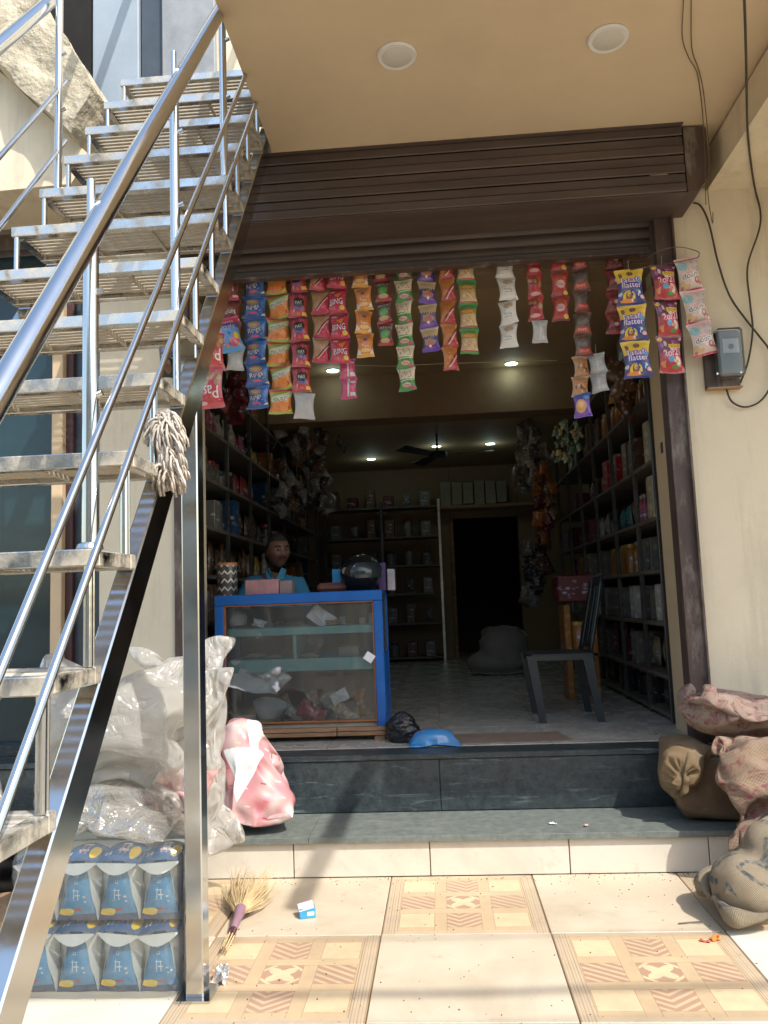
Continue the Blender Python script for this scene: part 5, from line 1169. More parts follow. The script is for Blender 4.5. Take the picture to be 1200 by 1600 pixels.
for (a, b) in ((0, .1), (.9, 1.)):
    bm_ = MB(); bm_.grid(lambda u, v: back_f(a + (b - a) * u, v), 3, 10); o = part('back_frame', bm_, chair_m, ch, smooth=180); o.modifiers.new('t', 'SOLIDIFY').thickness = .014
bm_ = MB(); bm_.grid(lambda u, v: back_f(.1 + .8 * u, .86 + .14 * v), 10, 3); o = part('top_rail', bm_, chair_m, ch, smooth=180); o.modifiers.new('t', 'SOLIDIFY').thickness = .012

# ------------------------------------------------------------------ racks with goods
rack_m = mk('dark rack metal', (.10, .10, .095), .3, metal=.6, var=.3)
shelf_m = mk('rack shelf board', (.13, .11, .09), .5, var=.3)
def rack(name, label, x0, x1, ys, zs, face):
    t = thing(name, label, 'rack', ((x0 + x1) / 2, ys[0], .47)); fx = x0 if face < 0 else x1; bx_ = x1 if face < 0 else x0
    for y in ys:
        part('upright', MB().box((fx, y, 1.78), (.028, .028, 2.62), b=.003), rack_m, t); part('upright', MB().box((bx_, y, 1.78), (.028, .028, 2.62), b=.003), rack_m, t)
    for z in zs: part('shelf', MB().box(((x0 + x1) / 2, (ys[0] + ys[-1]) / 2, z - .012), (x1 - x0 + .02, ys[-1] - ys[0] + .02, .024), b=.003), shelf_m, t)
    return t
RY = [4.90, 5.40, 6.07, 6.75, 7.42, 8.10, 8.78]; RZ = [.52, .745, 1.06, 1.38, 1.70, 2.05, 2.46, 2.86]
rack('display_rack', 'tall metal rack of groceries along the right wall of the shop', 1.33, 1.68, RY, RZ, -1)
LY = [4.95, 5.6, 6.3, 7.0, 7.7, 8.4, 9.1, 9.8]; LZ = [.52, .85, 1.16, 1.46, 1.78, 2.10, 2.44, 2.82]
rack('display_rack', 'tall metal rack of groceries along the left wall behind the counter', -1.86, -1.50, LY, LZ, 1)
BX = [-1.45, -.72, .02]; BZ = [.52, .95, 1.32, 1.68, 2.05, 2.44]
bt = thing('display_rack', 'low dim rack against the back wall left of the doorway', 'rack', (-.7, 10.4, .47))
for x in BX: part('upright', MB().box((x, 10.2, 1.5), (.035, .035, 2.05), b=.003), mk('bare steel upright', (.45, .43, .38), .3, metal=.8) if x > 0 else rack_m, bt)
for z in BZ: part('shelf', MB().box((-.72, 10.38, z), (1.46, .36, .024), b=.003), shelf_m, bt)
lo_ = MB(); lo_.box((.72, 10.45, 2.42), (1.5, .38, .04)); single('loft_board', lo_, wood, 'board over the back doorway holding cartons', 'shelf', (.7, 10.45, 2.4))
def stock(ys, zs, xf, face, side, pal_fn, cap=300):
    rg = random.Random(5 if face < 0 else 9); n = 0
    for bi in range(len(ys) - 1):
        for si, z in enumerate(zs):
            htop = (zs[si + 1] if si + 1 < len(zs) else z + .36) - z - .05
            y = ys[bi] + .03; pos = 0
            kind, c = pal_fn(bi, si, rg)
            while y < ys[bi + 1] - .06 and pos < 7:
                if rg.random() < .4 and pos: kind, c = pal_fn(bi, si, rg)
                me, w, h = goods_mesh(kind, c, rg.randrange(2))
                if y + w > ys[bi + 1] - .015: break
                if rg.random() > .03:
                    o = bpy.data.objects.new(kind, me); COL.objects.link(o); xx = xf + (.13 + rg.uniform(-.02, .05)) * (-face)
                    sc_ = min(1.15, htop / h); o.scale = (1, 1, sc_ if kind != 'jar' else min(1, sc_))
                    o.location = (xx, y + w / 2, z + .001); o.rotation_euler = (0, 0, rg.uniform(-.08, .08) + (0 if face < 0 else PI))
                    o['label'] = '%s %s, %s in the %s shelf compartment of %s bay, %s rack' % (c, {'carton': 'carton', 'jar': 'lidded jar', 'bottle': 'bottle', 'pouch': 'foil pouch'}[kind], ORD1[pos], ORD[si], ORD1[bi], side)
                    o['category'] = kind; o['group'] = 'goods on the %s rack' % side; n += 1
                y += w + .004; pos += 1
    return n
def pal_r(bi, si, g):
    if bi in (1, 2) and si == 6: return ('jar', 'orange')
    if bi == 1 and si == 5: return ('carton', 'brown')
    if bi == 1 and si == 4: return g.choice([('bottle', 'red'), ('pouch', 'orange'), ('bottle', 'pink')])
    if bi == 0 and si == 4: return ('carton', 'cream')
    if bi == 0 and si == 5: return g.choice([('carton', 'white'), ('carton', 'cream'), ('carton', 'red')])
    if bi == 2 and si == 4: return ('pouch', 'teal')
    if bi == 2 and si == 5: return ('carton', 'red')
    if bi == 0 and si == 1: return ('jar', 'black')
    if bi == 0 and si == 3: return g.choice([('bottle', 'green'), ('bottle', 'blue')])
    if si == 2: return g.choice([('carton', 'white'), ('carton', 'grey'), ('pouch', 'grey')])
    if si == 0: return g.choice([('carton', 'black'), ('carton', 'brown'), ('jar', 'black')])
    return g.choice([('carton', 'brown'), ('pouch', 'dark red'), ('jar', 'amber'), ('pouch', 'pink'), ('pouch', 'white'), ('carton', 'grey'), ('bottle', 'amber'), ('carton', 'dark red'), ('pouch', 'cream')])
def pal_l(bi, si, g): return g.choice([('pouch', 'red'), ('carton', 'orange'), ('pouch', 'yellow'), ('carton', 'blue'), ('jar', 'amber'), ('pouch', 'green'), ('carton', 'white'), ('pouch', 'pink'), ('carton', 'grey'), ('pouch', 'white'), ('pouch', 'brown'), ('jar', 'grey'), ('bottle', 'white'), ('carton', 'dark red'), ('pouch', 'grey'), ('pouch', 'cream'), ('jar', 'black'), ('pouch', 'blue'), ('bottle', 'black'), ('carton', 'brown')])
stock(RY, RZ, 1.33, -1, 'right-hand', pal_r); stock(LY, LZ, -1.50, 1, 'left-hand', pal_l)
rg = random.Random(3)
for si, z in enumerate(BZ):
    for k in range(6):
        kind, c = rg.choice([('carton', 'brown'), ('jar', 'grey'), ('carton', 'dark red'), ('pouch', 'grey'), ('carton', 'grey')]); me, w, h = goods_mesh(kind, c, k % 2); x = -1.33 + k * .235
        o = bpy.data.objects.new(kind, me); COL.objects.link(o); o.location = (x, 10.36, z + .014); o.rotation_euler = (0, 0, R(90)); o['category'] = kind; o['group'] = 'goods on the back rack'
        o['label'] = '%s %s, %s from the left on the %s shelf of back rack' % (c, {'carton': 'carton', 'jar': 'lidded jar', 'pouch': 'foil pouch'}[kind], ORD1[k], ORD[si])
for k in range(6):
    w = .13; x = .12 + k * .145
    single('tall_carton', MB().box((0, 0, .16), (w, .2, .32 - .02 * (k % 3)), b=.005), mk('olive grey card', (.26, .24, .17), .7, var=.2), 'tall dim carton, %s from the left on the board over the doorway' % ORD1[k], 'box', (x, 10.42, 2.441), 'cartons over the back doorway', local=True)
# ceiling fan
fn_ = thing('ceiling_fan', 'dark three-bladed ceiling fan in the rear of the shop', 'fan', (.03, 8.4, 3.0))
part('rod', MB().tube([(.03, 8.4, 3.0), (.03, 8.4, 2.80)], .012, 8), chair_m, fn_)
part('motor', MB().lathe([(.001, 2.83), (.03, 2.82), (.10, 2.80), (.105, 2.755), (.06, 2.735), (.001, 2.73)], (.03, 8.4, 0), 20), chair_m, fn_, smooth=40)
for k in range(3):
    a = R(-8 + 120 * k); d = Vector((math.cos(a), math.sin(a), 0)); s_ = Vector((-d.y, d.x, .25)).normalized(); o0 = Vector((.03, 8.4, 2.77)); w0, w1 = .05, .07
    part('blade', MB().add([o0 + d * .09 - s_ * w0, o0 + d * .09 + s_ * w0, o0 + d * .60 + s_ * w1, o0 + d * .60 - s_ * w1] + [o0 + d * q + s_ * w + Vector((0, 0, .006)) for q, w in ((.09, -w0), (.09, w0), (.60, w1), (.60, -w1))], [(0, 1, 2, 3), (7, 6, 5, 4), (0, 4, 5, 1), (1, 5, 6, 2), (2, 6, 7, 3), (3, 7, 4, 0)]), chair_m, fn_)
# tube lamp reflection above the fan, imitated by a short glowing tube added there
tl_ = thing('reflection_tube', 'short slanted glowing tube standing in for a lamp reflection above the ceiling fan', 'light', P(676, 663, Y=8.2)); part('tube', MB().tube([P(669, 667, Y=8.2), P(675, 664, Y=8.2), P(682, 658, Y=8.2)], .008, 8), led, tl_)
# things hanging and standing at the right side
def hang_bunch(name, label, cat, u0, u1, v0, v1, Y, cols, n, w, seed, leaf=False):
    g = random.Random(seed); t = thing(name, label, cat, P((u0 + u1) / 2, v0, Y=Y)); b_ = BASE[t.name]; ms_ = {}
    for k in range(n):
        c = g.choice(cols); q = P(g.uniform(u0, u1), v0 + (v1 - v0) * (k + g.random()) / n, Y=Y + g.uniform(-.12, .12))
        if c not in ms_: ms_[c] = packet_mesh('leaf' if leaf else 'packet', w, w * 1.25, w * (.12 if leaf else .4), [gmat(c), gmat(c)], seed, .3 if leaf else .12)
        instance(ms_[c], 'leaf' if leaf else 'packet', t, q - b_, (g.uniform(-.5, .5), g.uniform(-.5, .5), g.uniform(-1.2, 1.2)))
    part('cord', MB().tube([b_, b_ + Vector((0, 0, -(P(u0, v0, Y=Y).z - P(u0, v1, Y=Y).z))), ], .004, 5), twine, t)
hang_bunch('garland', 'bunch of green and yellow garlands hanging at the upper right inside the shop', 'garland', 866, 906, 655, 715, 5.9, ['green', 'green', 'yellow'], 46, .045, 4, True)
hang_bunch('hanging_pouches', 'orange pouches hanging in a dense column beside the right rack', 'pouches', 838, 862, 720, 840, 7.6, ['orange', 'amber', 'brown', 'dark red'], 34, .11, 6)
hang_bunch('hanging_pouches', 'pale clear pouches hanging near the rear right ceiling', 'pouches', 808, 846, 655, 745, 7.9, ['grey', 'white', 'grey'], 22, .15, 8)
hang_bunch('hanging_pouches', 'dark brown pouches hanging low beside the right rack', 'pouches', 820, 850, 840, 930, 8.0, ['brown', 'black', 'grey'], 22, .13, 10)
hang_bunch('hanging_pouches', 'large bags of orange snacks hanging behind the yellow packets', 'pouches', 964, 984, 560, 630, 5.15, ['amber', 'brown', 'brown'], 9, .12, 12)
hang_bunch('hanging_pouches', 'brown and red pouches hanging above the left rack behind the first packet strips', 'pouches', 358, 376, 570, 640, 5.2, ['dark red', 'brown', 'brown'], 7, .11, 14)
hang_bunch('hanging_pouches', 'grey clear pouches hanging over the left rack deeper in the shop', 'pouches', 430, 530, 660, 790, 7.4, ['grey', 'black', 'white', 'brown', 'grey'], 46, .12, 16)
rc = thing('red_crate', 'dark red crate standing on an orange stand behind the chair', 'crate', (1.02, 6.2, .47))
part('body', MB().box((1.02, 6.2, 1.29), (.30, .28, .20), b=.01), gmat('dark red'), rc); part('stand', MB().box((.93, 6.2, .82), (.05, .26, .70), b=.006), gmat('amber'), rc); part('stand', MB().box((1.12, 6.2, .82), (.05, .26, .70), b=.006), gmat('amber'), rc); part('board', MB().box((1.02, 6.2, .80), (.26, .26, .02)), gmat('brown'), rc)
me, w, h = goods_mesh('jar', 'amber', 0); o = bpy.data.objects.new('jar', me); COL.objects.link(o); o.location = (1.02, 6.12, .812); o['label'] = 'amber jar standing inside the orange stand behind the chair'; o['category'] = 'jar'
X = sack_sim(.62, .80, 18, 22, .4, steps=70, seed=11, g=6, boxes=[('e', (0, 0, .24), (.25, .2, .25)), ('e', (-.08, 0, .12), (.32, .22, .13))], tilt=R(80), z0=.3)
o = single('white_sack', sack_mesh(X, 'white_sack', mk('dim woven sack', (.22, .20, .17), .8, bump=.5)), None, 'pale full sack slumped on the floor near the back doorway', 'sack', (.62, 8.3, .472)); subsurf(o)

# ------------------------------------------------------------------ jute sacks on the right
def blunt(X, k=.45):
    X = X.copy(); a, b = X[3].mean(0), X[-4].mean(0)
    for j, w in ((0, k), (1, k * .8), (2, k * .3)): X[j] = X[j] * (1 - w) + a * w; X[-1 - j] = X[-1 - j] * (1 - w) + b * w
    return X
def place_sack(name, X, mat, label, loc, rot=(0, 0, 0), cat='sack', lvl=2, group=None, wr=.011):
    o = single(name, sack_mesh(X, name, mat, wr=wr), None, label, cat, loc, group, rot=rot); subsurf(o, lvl); return o
STEPS = [((-9, 3.795, -1), (9, 9, .185)), ((-9, 4.19, -1), (9, 9, .472))]
def SK(mat, label, Wd, Ht, nu, nv, fill, seed, tilt=0., yaw=0., vol=.35, steps=90, tie=None, g=7, name='jute_sack', cat='sack', lvl=2, sup=(), ci=0):
    """a sewn bag sewn round its contents (ellipsoids) and left to sag; ci picks the centre it starts from"""
    c = np.mean([f[0] for f in fill], 0); El = [('e', f[0], f[1]) for f in fill]
    X = sack_sim(Wd, Ht, nu, nv, vol, steps=steps, seed=seed, g=g, boxes=STEPS + list(sup) + El, loc=(c[0], c[1], 0), z0=c[2], tilt=tilt, yaw=yaw, tie=tie, rough=.007)
    return place_sack(name, X, mat, label, (0, 0, 0), cat=cat, lvl=lvl)
def PK(mat, label, Wd, Ht, nu, nv, vol, seed, com, tilt=0., yaw=0., sup=(), steps=80, tie=None, name='jute_sack', cat='sack', lvl=2, wr=.006, rough=.006, g=0., bl=0.):
    """a filled sewn sack resting at com, pressed against the steps and its neighbours (sup)"""
    X = sack_sim(Wd, Ht, nu, nv, vol, steps=steps, seed=seed, g=g, boxes=STEPS + list(sup), loc=(com[0], com[1], 0), z0=com[2], tilt=tilt, yaw=yaw, tie=tie, com=com[:2] if g else com, rough=rough)
    if bl: X = blunt(X, bl)
    return place_sack(name, X, mat, label, (0, 0, 0), cat=cat, lvl=lvl, wr=wr)
eD = ('e', (1.28, 3.98, .29), (.24, .20, .11)); eC = ('e', (1.50, 3.72, .33), (.34, .17, .24))
PK(burlap_brown, 'brown jute sack lying lowest on the step under the pile', .50, .62, 26, 30, .75, 21, (1.30, 3.985, .305), 0, R(82), bl=.45)
PK(burlap_pink, 'large pinkish jute sack with faded red print draped over the step', .86, .86, 40, 40, .62, 24, (1.49, 3.63, .36), R(58), R(5), [('e', (1.40, 3.64, .43), (.23, .15, .13)), ('e', (1.62, 3.62, .42), (.25, .15, .13)), ('e', (1.47, 3.55, .22), (.25, .15, .15))], bl=.3, wr=.009)
PK(burlap_tan, 'small tan jute sack bulging at the left of the pile', .36, .50, 26, 30, .85, 27, (1.10, 3.96, .43), R(-24), R(160), [eD], tie=(.88, .45), bl=.4)
PK(mk_pink2, 'pinkish jute sack with red lettering smudges lying on top of the pile', .54, .92, 32, 44, .60, 31, (1.48, 3.95, .65), R(-11), R(-86), [('e', (1.28, 3.95, .67), (.15, .16, .11)), ('e', (1.50, 3.93, .65), (.14, .17, .09)), ('e', (1.68, 3.93, .59), (.17, .17, .11))], bl=.35, wr=.009)
PK(burlap_grey, 'grey beige jute sack with dark blue strokes slumped on the floor tiles', .50, .84, 32, 44, .45, 36, (1.27, 3.31, .22), R(35), R(-74), [('e', (1.10, 3.26, .125), (.12, .15, .12)), ('e', (1.25, 3.31, .22), (.13, .13, .14)), ('e', (1.42, 3.38, .33), (.15, .13, .14))], wr=.009, bl=.3)
PK(burlap_tan, 'full tan jute sack at the right edge behind the others', .66, .86, 18, 22, .9, 39, (2.20, 3.99, .35), 0, R(80))

# ------------------------------------------------------------------ clear bags of goods on the left
SB2 = STEPS + [((-1.50, 2.70, -1), (-.92, 3.2, .46))]
ra = Art(200, 200, (.50, .24, .25)); ra.blobs(120, 0, 0, 1, 1, .08, [(.52, .26, .28), (.40, .07, .10), (.60, .50, .47), (.50, .22, .25), (.56, .36, .37)], 7)
for _ in range(10): ra.a = (ra.a + np.roll(ra.a, 3, 0) + np.roll(ra.a, -3, 0) + np.roll(ra.a, 3, 1) + np.roll(ra.a, -3, 1)) / 5
for q in range(60): ra.rect((q * .37) % 1, (q * .61) % 1, (q * .37) % 1 + .05, (q * .61) % 1 + .012, ((.62, .52, .5), (.42, .08, .1))[q % 2])
ra.tri([(.25, .95), (.55, .92), (.42, .5)], (.68, .68, .66)); ra.tri([(.30, .62), (.70, .58), (.52, .22)], (.70, .74, .76)); ra.tri([(.7, .3), (.95, .2), (.8, .02)], (.66, .62, .60))
pk_top = ((-1.50, 2.70, -1), (-.90, 3.05, .475))
kw = dict(name='clear_bag', cat='plastic bag', wr=.010, rough=.010)
PK(film_bag, 'big crumpled clear plastic bag piled behind the steel post', .98, .92, 42, 40, .50, 51, (-1.27, 3.14, .76), R(80), R(3), [pk_top], **kw)
PK(film_bag, 'tall clear crumpled bag behind, rising highest beside the post', .66, 1.06, 32, 44, .55, 54, (-1.17, 3.56, .66), R(86), R(8), **kw)
PK(film_bag, 'clear crumpled bag drooping down right of the post', .30, .84, 18, 42, .45, 58, (-.985, 3.33, .62), R(86), R(-10), **kw)
PK(print_mat('red and white packets', ra, .3, .35, .6, 14, rep=True), 'clear bag of pink, red and white packets resting on the step', .56, .66, 28, 34, .6, 57, (-.97, 3.93, .42), R(80), R(-2), [('e', (-1.0, 3.93, .50), (.12, .11, .22)), ('e', (-.93, 3.93, .31), (.19, .13, .115))], name='packet_bag', cat='bag', wr=.016, bl=.35)
PK(film_thin, 'thin clear plastic sheet bag lying over the shrink-wrapped packs', .66, .56, 24, 22, .3, 61, (-1.22, 2.90, .53), 0, R(4), [pk_top], **kw)
PK(film_bag, 'clear bag with pale blue goods seen through the stair at the left edge', .50, .66, 22, 26, .55, 64, (-1.86, 3.03, .76), R(85), R(-8), **kw)
PK(film_thin, 'inner crumpled clear bag seen inside the big bag behind the post', .74, .66, 30, 30, .4, 71, (-1.25, 3.15, .72), R(70), R(-14), [], 60, **kw)
PK(mk('pale grey goods film', (.50, .47, .43), .35, var=.3, scale=9, bump=.8, bscale=18, bdist=.02), 'pale grey packed bag lying inside the big clear bag', .50, .48, 24, 24, .7, 72, (-1.30, 3.20, .66), R(60), R(10), [], 60, **kw)
PK(mk('faded pink goods film', (.50, .28, .26), .35, var=.4, scale=11, bump=.8, bscale=18, bdist=.02), 'faded pink packed bag low inside the clear bags beside the post', .34, .26, 20, 18, .8, 73, (-1.06, 3.13, .55), R(30), R(-10), [], 60, **kw)

# shrink-wrapped blue pouches: two rows of four, silver gussets between the printed fronts
ba = Art(96, 144, (.04, .21, .40)); ba.rect(0, 0, 1, .12, (.02, .05, .14)); ba.ell(.2, .14, .24, .06, C['yl']); ba.ell(.30, .18, .16, .04, (.75, .60, .10))
for k in range(3): ba.rect(.42, .84 - .10 * k, .56, .89 - .10 * k, (.45, .52, .58)); ba.rect(.45, .852 - .10 * k, .53, .878 - .10 * k, (.02, .08, .2))
ba.rect(.36, .52, .64, .535, (.5, .54, .58)); ba.rect(.42, .38, .45, .56, (.5, .54, .58)); ba.rect(.56, .36, .59, .54, (.5, .54, .58)); ba.rect(.47, .44, .66, .455, (.5, .54, .58)); ba.rect(.36, .36, .5, .37, (.5, .54, .58)); ba.half(-.5, 1, .62, (.015, .09, .22)) if False else None; ba.rect(.74, .4, .82, .43, (.45, .5, .55)); ba.rect(.76, .32, .82, .35, (.45, .5, .55)); ba.ell(.55, .2, .12, .03, (.30, .06, .08))
m_blue = print_mat('blue pouch print', ba, .25, .4, .3, 20); m_sil = mk('silver grey gusset foil', (.60, .64, .63), .32, metal=.35, var=.15, bump=.35, bscale=18)
wp = thing('wrapped_packs', 'shrink-wrapped double stack of blue and silver pouches on the floor left of the post', 'packs', (-1.21, 2.95, 0)); wb = BASE[wp.name]
PX0, PW, RH, FY = -1.475, .1425, .225, 2.715
def pouch_mesh():
    mb = MB(); w = PW; h = RH - .035; nt_, nb_ = .15, .49
    # printed wedge: narrow at the top and full width at the base
    def fr(u, v):
        hw = w * (nb_ + (nt_ - nb_) * v ** .9); x = (u - .5) * 2 * hw; return Vector((x, -.012 - .022 * math.sin(PI * min(1, v * 1.05)) * (1 - (2 * u - 1) ** 2) + .002 * math.sin(9 * u + 7 * v), h * v))
    mb.grid(fr, 10, 12); mb.m = 1
    for s_ in (-1, 1):                            # gusset facets, folded back in a V on each side
        def gu(u, v, s_=s_):
            hw = w * (nb_ + (nt_ - nb_) * v ** .9); x = s_ * (hw + (w * .5 - hw) * u); return Vector((x, -.012 * (1 - u) + .030 * u * (1 if v > .02 else 0) + .004 * math.sin(11 * v + 4 * u), h * v))
        mb.grid(gu, 5, 12)
    mb.add([(-w / 2, .0, 0), (w / 2, .0, 0), (w / 2, .22, 0), (-w / 2, .22, 0), (-w / 2, .03, h), (w / 2, .03, h), (w / 2, .22, h), (-w / 2, .22, h)], [(0, 1, 2, 3), (4, 5, 6, 7), (1, 2, 6, 5), (0, 3, 7, 4), (2, 3, 7, 6)])
    return mb.mesh('pouch', [m_blue, m_sil], smooth=60)
def lid_mesh():
    mb = MB(); w = PW
    # rounded printed top of each pouch, a shallow silver seal hanging in front
    def tp(u, v): return Vector(((u - .5) * w * .98, -.035 + .12 * v, .045 * math.sin(PI * (.15 + .85 * min(1, v + .1)) * .5) * (1 - .5 * (2 * u - 1) ** 2)))
    mb.grid(tp, 8, 6); mb.m = 1
    def sl_(u, v): return Vector(((u - .5) * w * .96, -.035 - .010 * math.sin(PI * u) * v, .008 - (.006 + .030 * math.sin(PI * u)) * v))
    mb.grid(sl_, 8, 4); return mb.mesh('pouch_top', [m_top, m_sil], smooth=60)
bt_ = Art(96, 48, (.012, .09, .24)); bt_.ell(.82, .45, .12, .3, C['yl']); bt_.rect(.42, .4, .66, .5, (.6, .62, .64)); bt_.rect(.46, .3, .50, .8, (.6, .3, .3)); bt_.rect(.58, .3, .62, .8, (.6, .3, .3)); bt_.rect(.42, .76, .66, .84, (.6, .62, .64)); bt_.rect(.12, .25, .18, .4, (.5, .55, .6)); bt_.rect(.22, .25, .28, .4, (.5, .55, .6))
m_top = print_mat('blue pouch top print', bt_, .22, .5, .3, 20)
pm_, lm_ = pouch_mesh(), lid_mesh()
for row in range(2):
    for k in range(4):
        o = instance(pm_, 'pouch', wp, Vector((PX0 + PW * (k + .5), FY + .02, row * RH + .002)) - wb, (0, random.uniform(-.03, .03), random.uniform(-.02, .02)))
        instance(lm_, 'pouch_top', o, (0, 0, RH - .045), (random.uniform(-.05, .05), random.uniform(-.08, .08), 0))
sd = MB(); sd.box((PX0 + PW * 4 + .002, FY + .13, .22), (.006, .23, .43)); sd_ = part('side_print', sd, m_blue, wp)
def wrap_f(u, v):
    """soft shrink film round the stack: rounded box cross-section"""
    a = u * 2 * PI; c_, s_ = math.cos(a), math.sin(a); k = (abs(c_) ** 5 + abs(s_) ** 5) ** -.2
    top_ = 1 - .16 * max(0, (v - .86) / .14) ** 2; r = 1.0 * k * top_
    q = Vector((c_, s_, v * 2)); nz = .012 * noise.noise(q * 3.1) + .006 * noise.noise(q * 9)
    return Vector((PX0 + PW * 2 + (PW * 2 + .022) * c_ * r + nz * c_, FY + .125 + .165 * s_ * r + nz * s_, .004 + .475 * v + (.012 * noise.noise(q * 2) if v > .5 else 0)))
wf = MB(); wf.grid(wrap_f, 72, 30, True); wf.f.append(list(range(72 * 30, 72 * 31))); wf.mi.append(0); wf.uv.append(None); part('shrink_film', wf, film_wrap, wp, smooth=180)
# cardboard and dark crate in the corner
cbx = MB(); cbx.box((-1.62, 2.74, .13), (.22, .30, .26), Euler((0, 0, R(18))), b=.006); single('cardboard_box', cbx, card, 'torn brown cardboard box at the foot of the stringer', 'box', (-1.62, 2.74, 0))
bc = thing('black_crate', 'black slatted crate in shadow beneath the stair at the left edge', 'crate', (-1.95, 3.0, 0))
for z in (.05, .14, .23, .32, .41): part('slat', MB().box((-1.93, 2.86, z), (.42, .012, .06), b=.003), black_gl, bc)
for x in (-2.13, -1.73): part('corner_post', MB().box((x, 2.88, .23), (.03, .03, .45), b=.003), black_gl, bc)
part('bottom', MB().box((-1.93, 3.02, .02), (.42, .3, .02)), black_gl, bc); part('back_panel', MB().box((-1.93, 3.17, .23), (.42, .02, .44)), black_gl, bc)

# ------------------------------------------------------------------ short grass broom
br_ = thing('broom', 'short dry grass broom with purple handle wrap lying on the floor', 'broom', (-.84, 3.02, 0))
g = random.Random(8); hb, ht = Vector((-.835, 3.04, .025)), Vector((-.855, 3.30, .045)); bs = MB()
ax = (ht - hb).normalized()
for k in range(260):
    a, r = g.uniform(0, 2 * PI), g.random() ** .5; sp = Vector((math.cos(a), 0, math.sin(a) * .55)); L_ = g.uniform(.20, .38); st0 = ht - ax * .03 + sp * .016 * r
    tip_ = ht + ax * L_ + sp * r * g.uniform(.08, .16) - Vector((0, 0, .02)); tip_.z = max(.006, tip_.z); tip_.y = min(tip_.y, 3.77 + .0)
    mid = st0.lerp(tip_, .5) + sp * r * .02; mid.z = max(.006, mid.z); bs.tube([st0, mid, tip_], [.0018, .0014, .0007], 4, False)
o = part('bristles', bs, bristle, br_); o['kind'] = 'stuff'
part('wrap', MB().tube([hb + ax * .09, hb + ax * .18, ht], [.014, .017, .024], 12), mk('purple cloth tape', (.26, .15, .19), .7, var=.3), br_, smooth=40)
part('binding', MB().tube([hb + ax * .045, hb + ax * .09], [.0155, .016], 12), mk('dark maroon tape', (.07, .02, .03), .6), br_, smooth=40)
hs_ = MB()
for k in range(16): a = k * .9; q = hb + Vector((math.cos(a) * .012, -.02 - .05 * g.random(), math.sin(a) * .010 + .0)); hs_.tube([hb + ax * .08 + Vector((math.cos(a) * .014, 0, math.sin(a) * .012)), q], [.003, .002], 5)
part('stubs', hs_, bristle, br_)
# mop head hung on the stair
mp_ = thing('mop_head', 'dusty cotton mop head hung over the edge of a stair tread', 'mop', P(262, 650, Y=2.30)); ms_ = MB(); g = random.Random(12)
for k in range(420):
    q = g.random(); u0, v0 = 264 + g.uniform(-16, 10) + 6 * q, 652 + 92 * q + g.uniform(-6, 6); left = k % 11 == 0
    du = g.uniform(-17, 20); dv = g.uniform(14, 38)
    if left: u0, v0, du, dv = 256, 655 + g.uniform(0, 14), g.uniform(-30, -14), g.uniform(2, 34)
    yb = 2.28 + g.uniform(-.045, .02); p0 = P(u0, v0, Y=yb); p2 = P(u0 + du, min(778, v0 + dv), Y=yb - g.uniform(-.01, .03)); p1 = p0.lerp(p2, .4) + Vector((du * .0004, -.018, .014))
    ms_.tube([p0, p0.lerp(p1, .55) + Vector((0, -.006, .006)), p1, p1.lerp(p2, .6) + Vector((du * .0003, -.004, .002)), p2], [.002, .0034, .0036, .0037, .0042], 5)
o = part('strands', ms_, mop_m, mp_, smooth=180); o['kind'] = 'stuff'
part('band', MB().tube([P(238, 652, Y=2.31), P(262, 645, Y=2.29), P(280, 662, Y=2.31)], .013, 10), mk('grey band', (.3, .28, .25), .8), mp_, smooth=180)
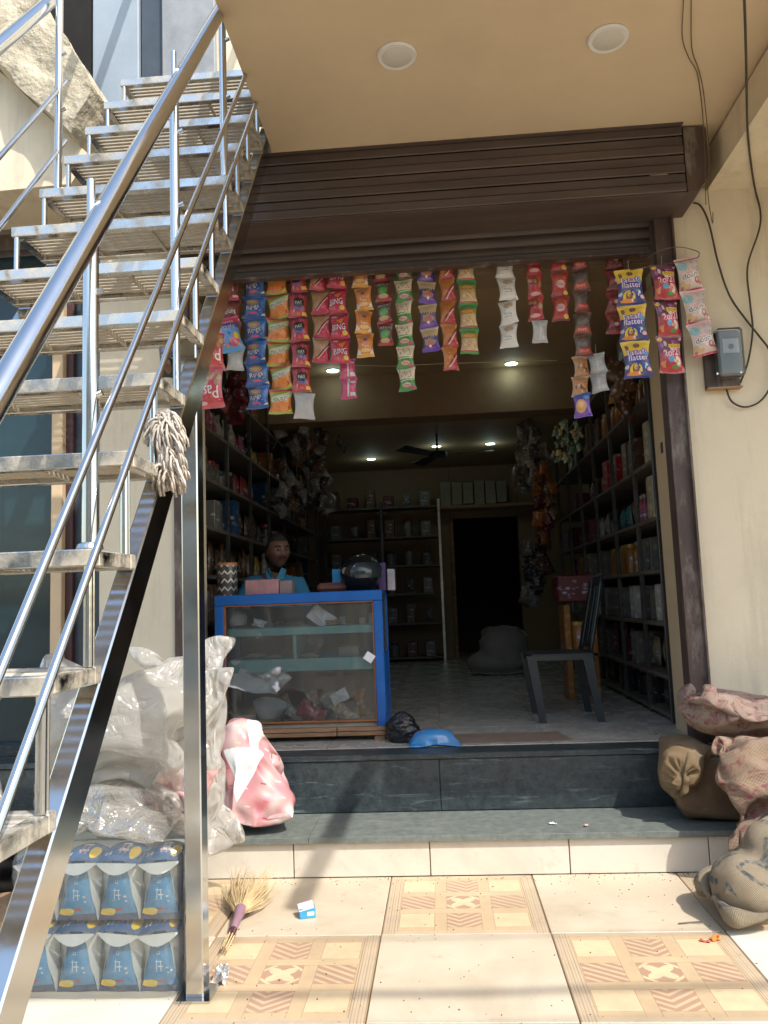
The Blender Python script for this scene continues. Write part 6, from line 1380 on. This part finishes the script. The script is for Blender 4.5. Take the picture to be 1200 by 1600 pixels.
# small litter
lb_ = A_('lb'); lb_.rect(0, .0, 1, .55, (.04, .30, .60)); lb_.text('Biri', .5, .3, .6, .2, C['wh'])
mb = MB(); mb.box((0, 0, .018), (.065, .045, .036), b=.002); o = single('small_carton', mb, mk('light blue matchbox card', (.05, .32, .58), .5, var=.3, scale=30), 'small light blue carton lying open on the cream tile', 'box', P(480, 1432, Z=0), local=True, rot=(0, 0, R(15)))
part('flap', MB().box((-.005, .0, .041), (.06, .05, .003), Euler((R(14), R(-10), 0))), paper, o, local=True)
part('label_print', MB().box((.012, -.0235, .018), (.028, .001, .014)), white_pl, o, local=True)
sheet(P(345, 1524, Z=.02), .045, .06, 41, (R(40), R(20), R(10)), foil, 'crumpled silver foil scrap on the tile beside the post', 'foil_scrap', 'litter', amp=.05)
sheet(P(1118, 1466, Z=.008), .035, .022, 43, (R(12), 0, R(25)), mk('orange peel', (.75, .20, .03), .5), 'bright orange scrap on the tile near the grey sack', 'orange_scrap', 'litter', amp=.015)
sheet(P(1102, 1470, Z=.004), .035, .015, 44, (R(4), 0, R(-25)), mk('red wrapper', (.55, .10, .06), .5), 'small torn red wrapper beside the orange scrap', 'red_scrap', 'litter', amp=.01)
sheet(P(864, 1287, Z=.188), .035, .014, 45, (0, 0, R(-10)), paper, 'small white paper scrap on the grey step', 'paper_scrap', 'litter', amp=.01)
sheet(P(916, 1290, Z=.188), .02, .014, 46, (0, 0, R(10)), mk('pink scrap', (.6, .35, .3), .6), 'tiny pinkish scrap on the grey step', 'paper_scrap', 'litter', amp=.01)
single('dark_sliver', MB().tube([P(1060, 1443, Z=.004), P(1078, 1441, Z=.005), P(1098, 1440, Z=.008)], [.003, .002, .003], 5), cable_m, 'dark twig on the tile beside the grey sack', 'sliver', P(1060, 1443, Z=0))  # thin dark tapered tube lying on the tile
g = random.Random(77); cr = MB()
for k in range(420):
    x, y = g.uniform(-1.2, 1.6), (g.uniform(2.2, 3.78) if k % 3 else 3.785 - abs(g.gauss(0, .05))); s_ = g.uniform(.001, .0028); cr.box((x, y, s_ * .5 + .0004), (s_ * g.uniform(1, 2.5), s_ * 1.4, s_), Euler((0, 0, g.uniform(0, 3))))
o = structure('floor_grit', cr, mk('brown grit', (.22, .13, .07), .9)); o['kind'] = 'stuff'
# overhead service cables (their shadows cross the forecourt)
def sh_cable(v, r, label):
    a, b = P(250, v + 8, Z=0), P(1200, v - 4, Z=0); k = 5.2 / sdir.z; off = sdir * k; d = (b - a)
    wire([a - d * 2 + off, a + off + Vector((0, 0, -.03)), (a + b) / 2 + off + Vector((0, 0, -.05)), b + off, b + d * 2 + off], r, cable_m, 'service_cable', label, 'cable', 6, 4)
sh_cable(1543, .022, 'thick black service cable strung high over the forecourt'); sh_cable(1592, .010, 'thin black service cable strung high nearest the street'); sh_cable(1458, .008, 'thin black service cable strung high nearest the shop')
print('objects', len(bpy.data.objects), 'tris', sum(len(m.polygons) for m in bpy.data.meshes) * 2)
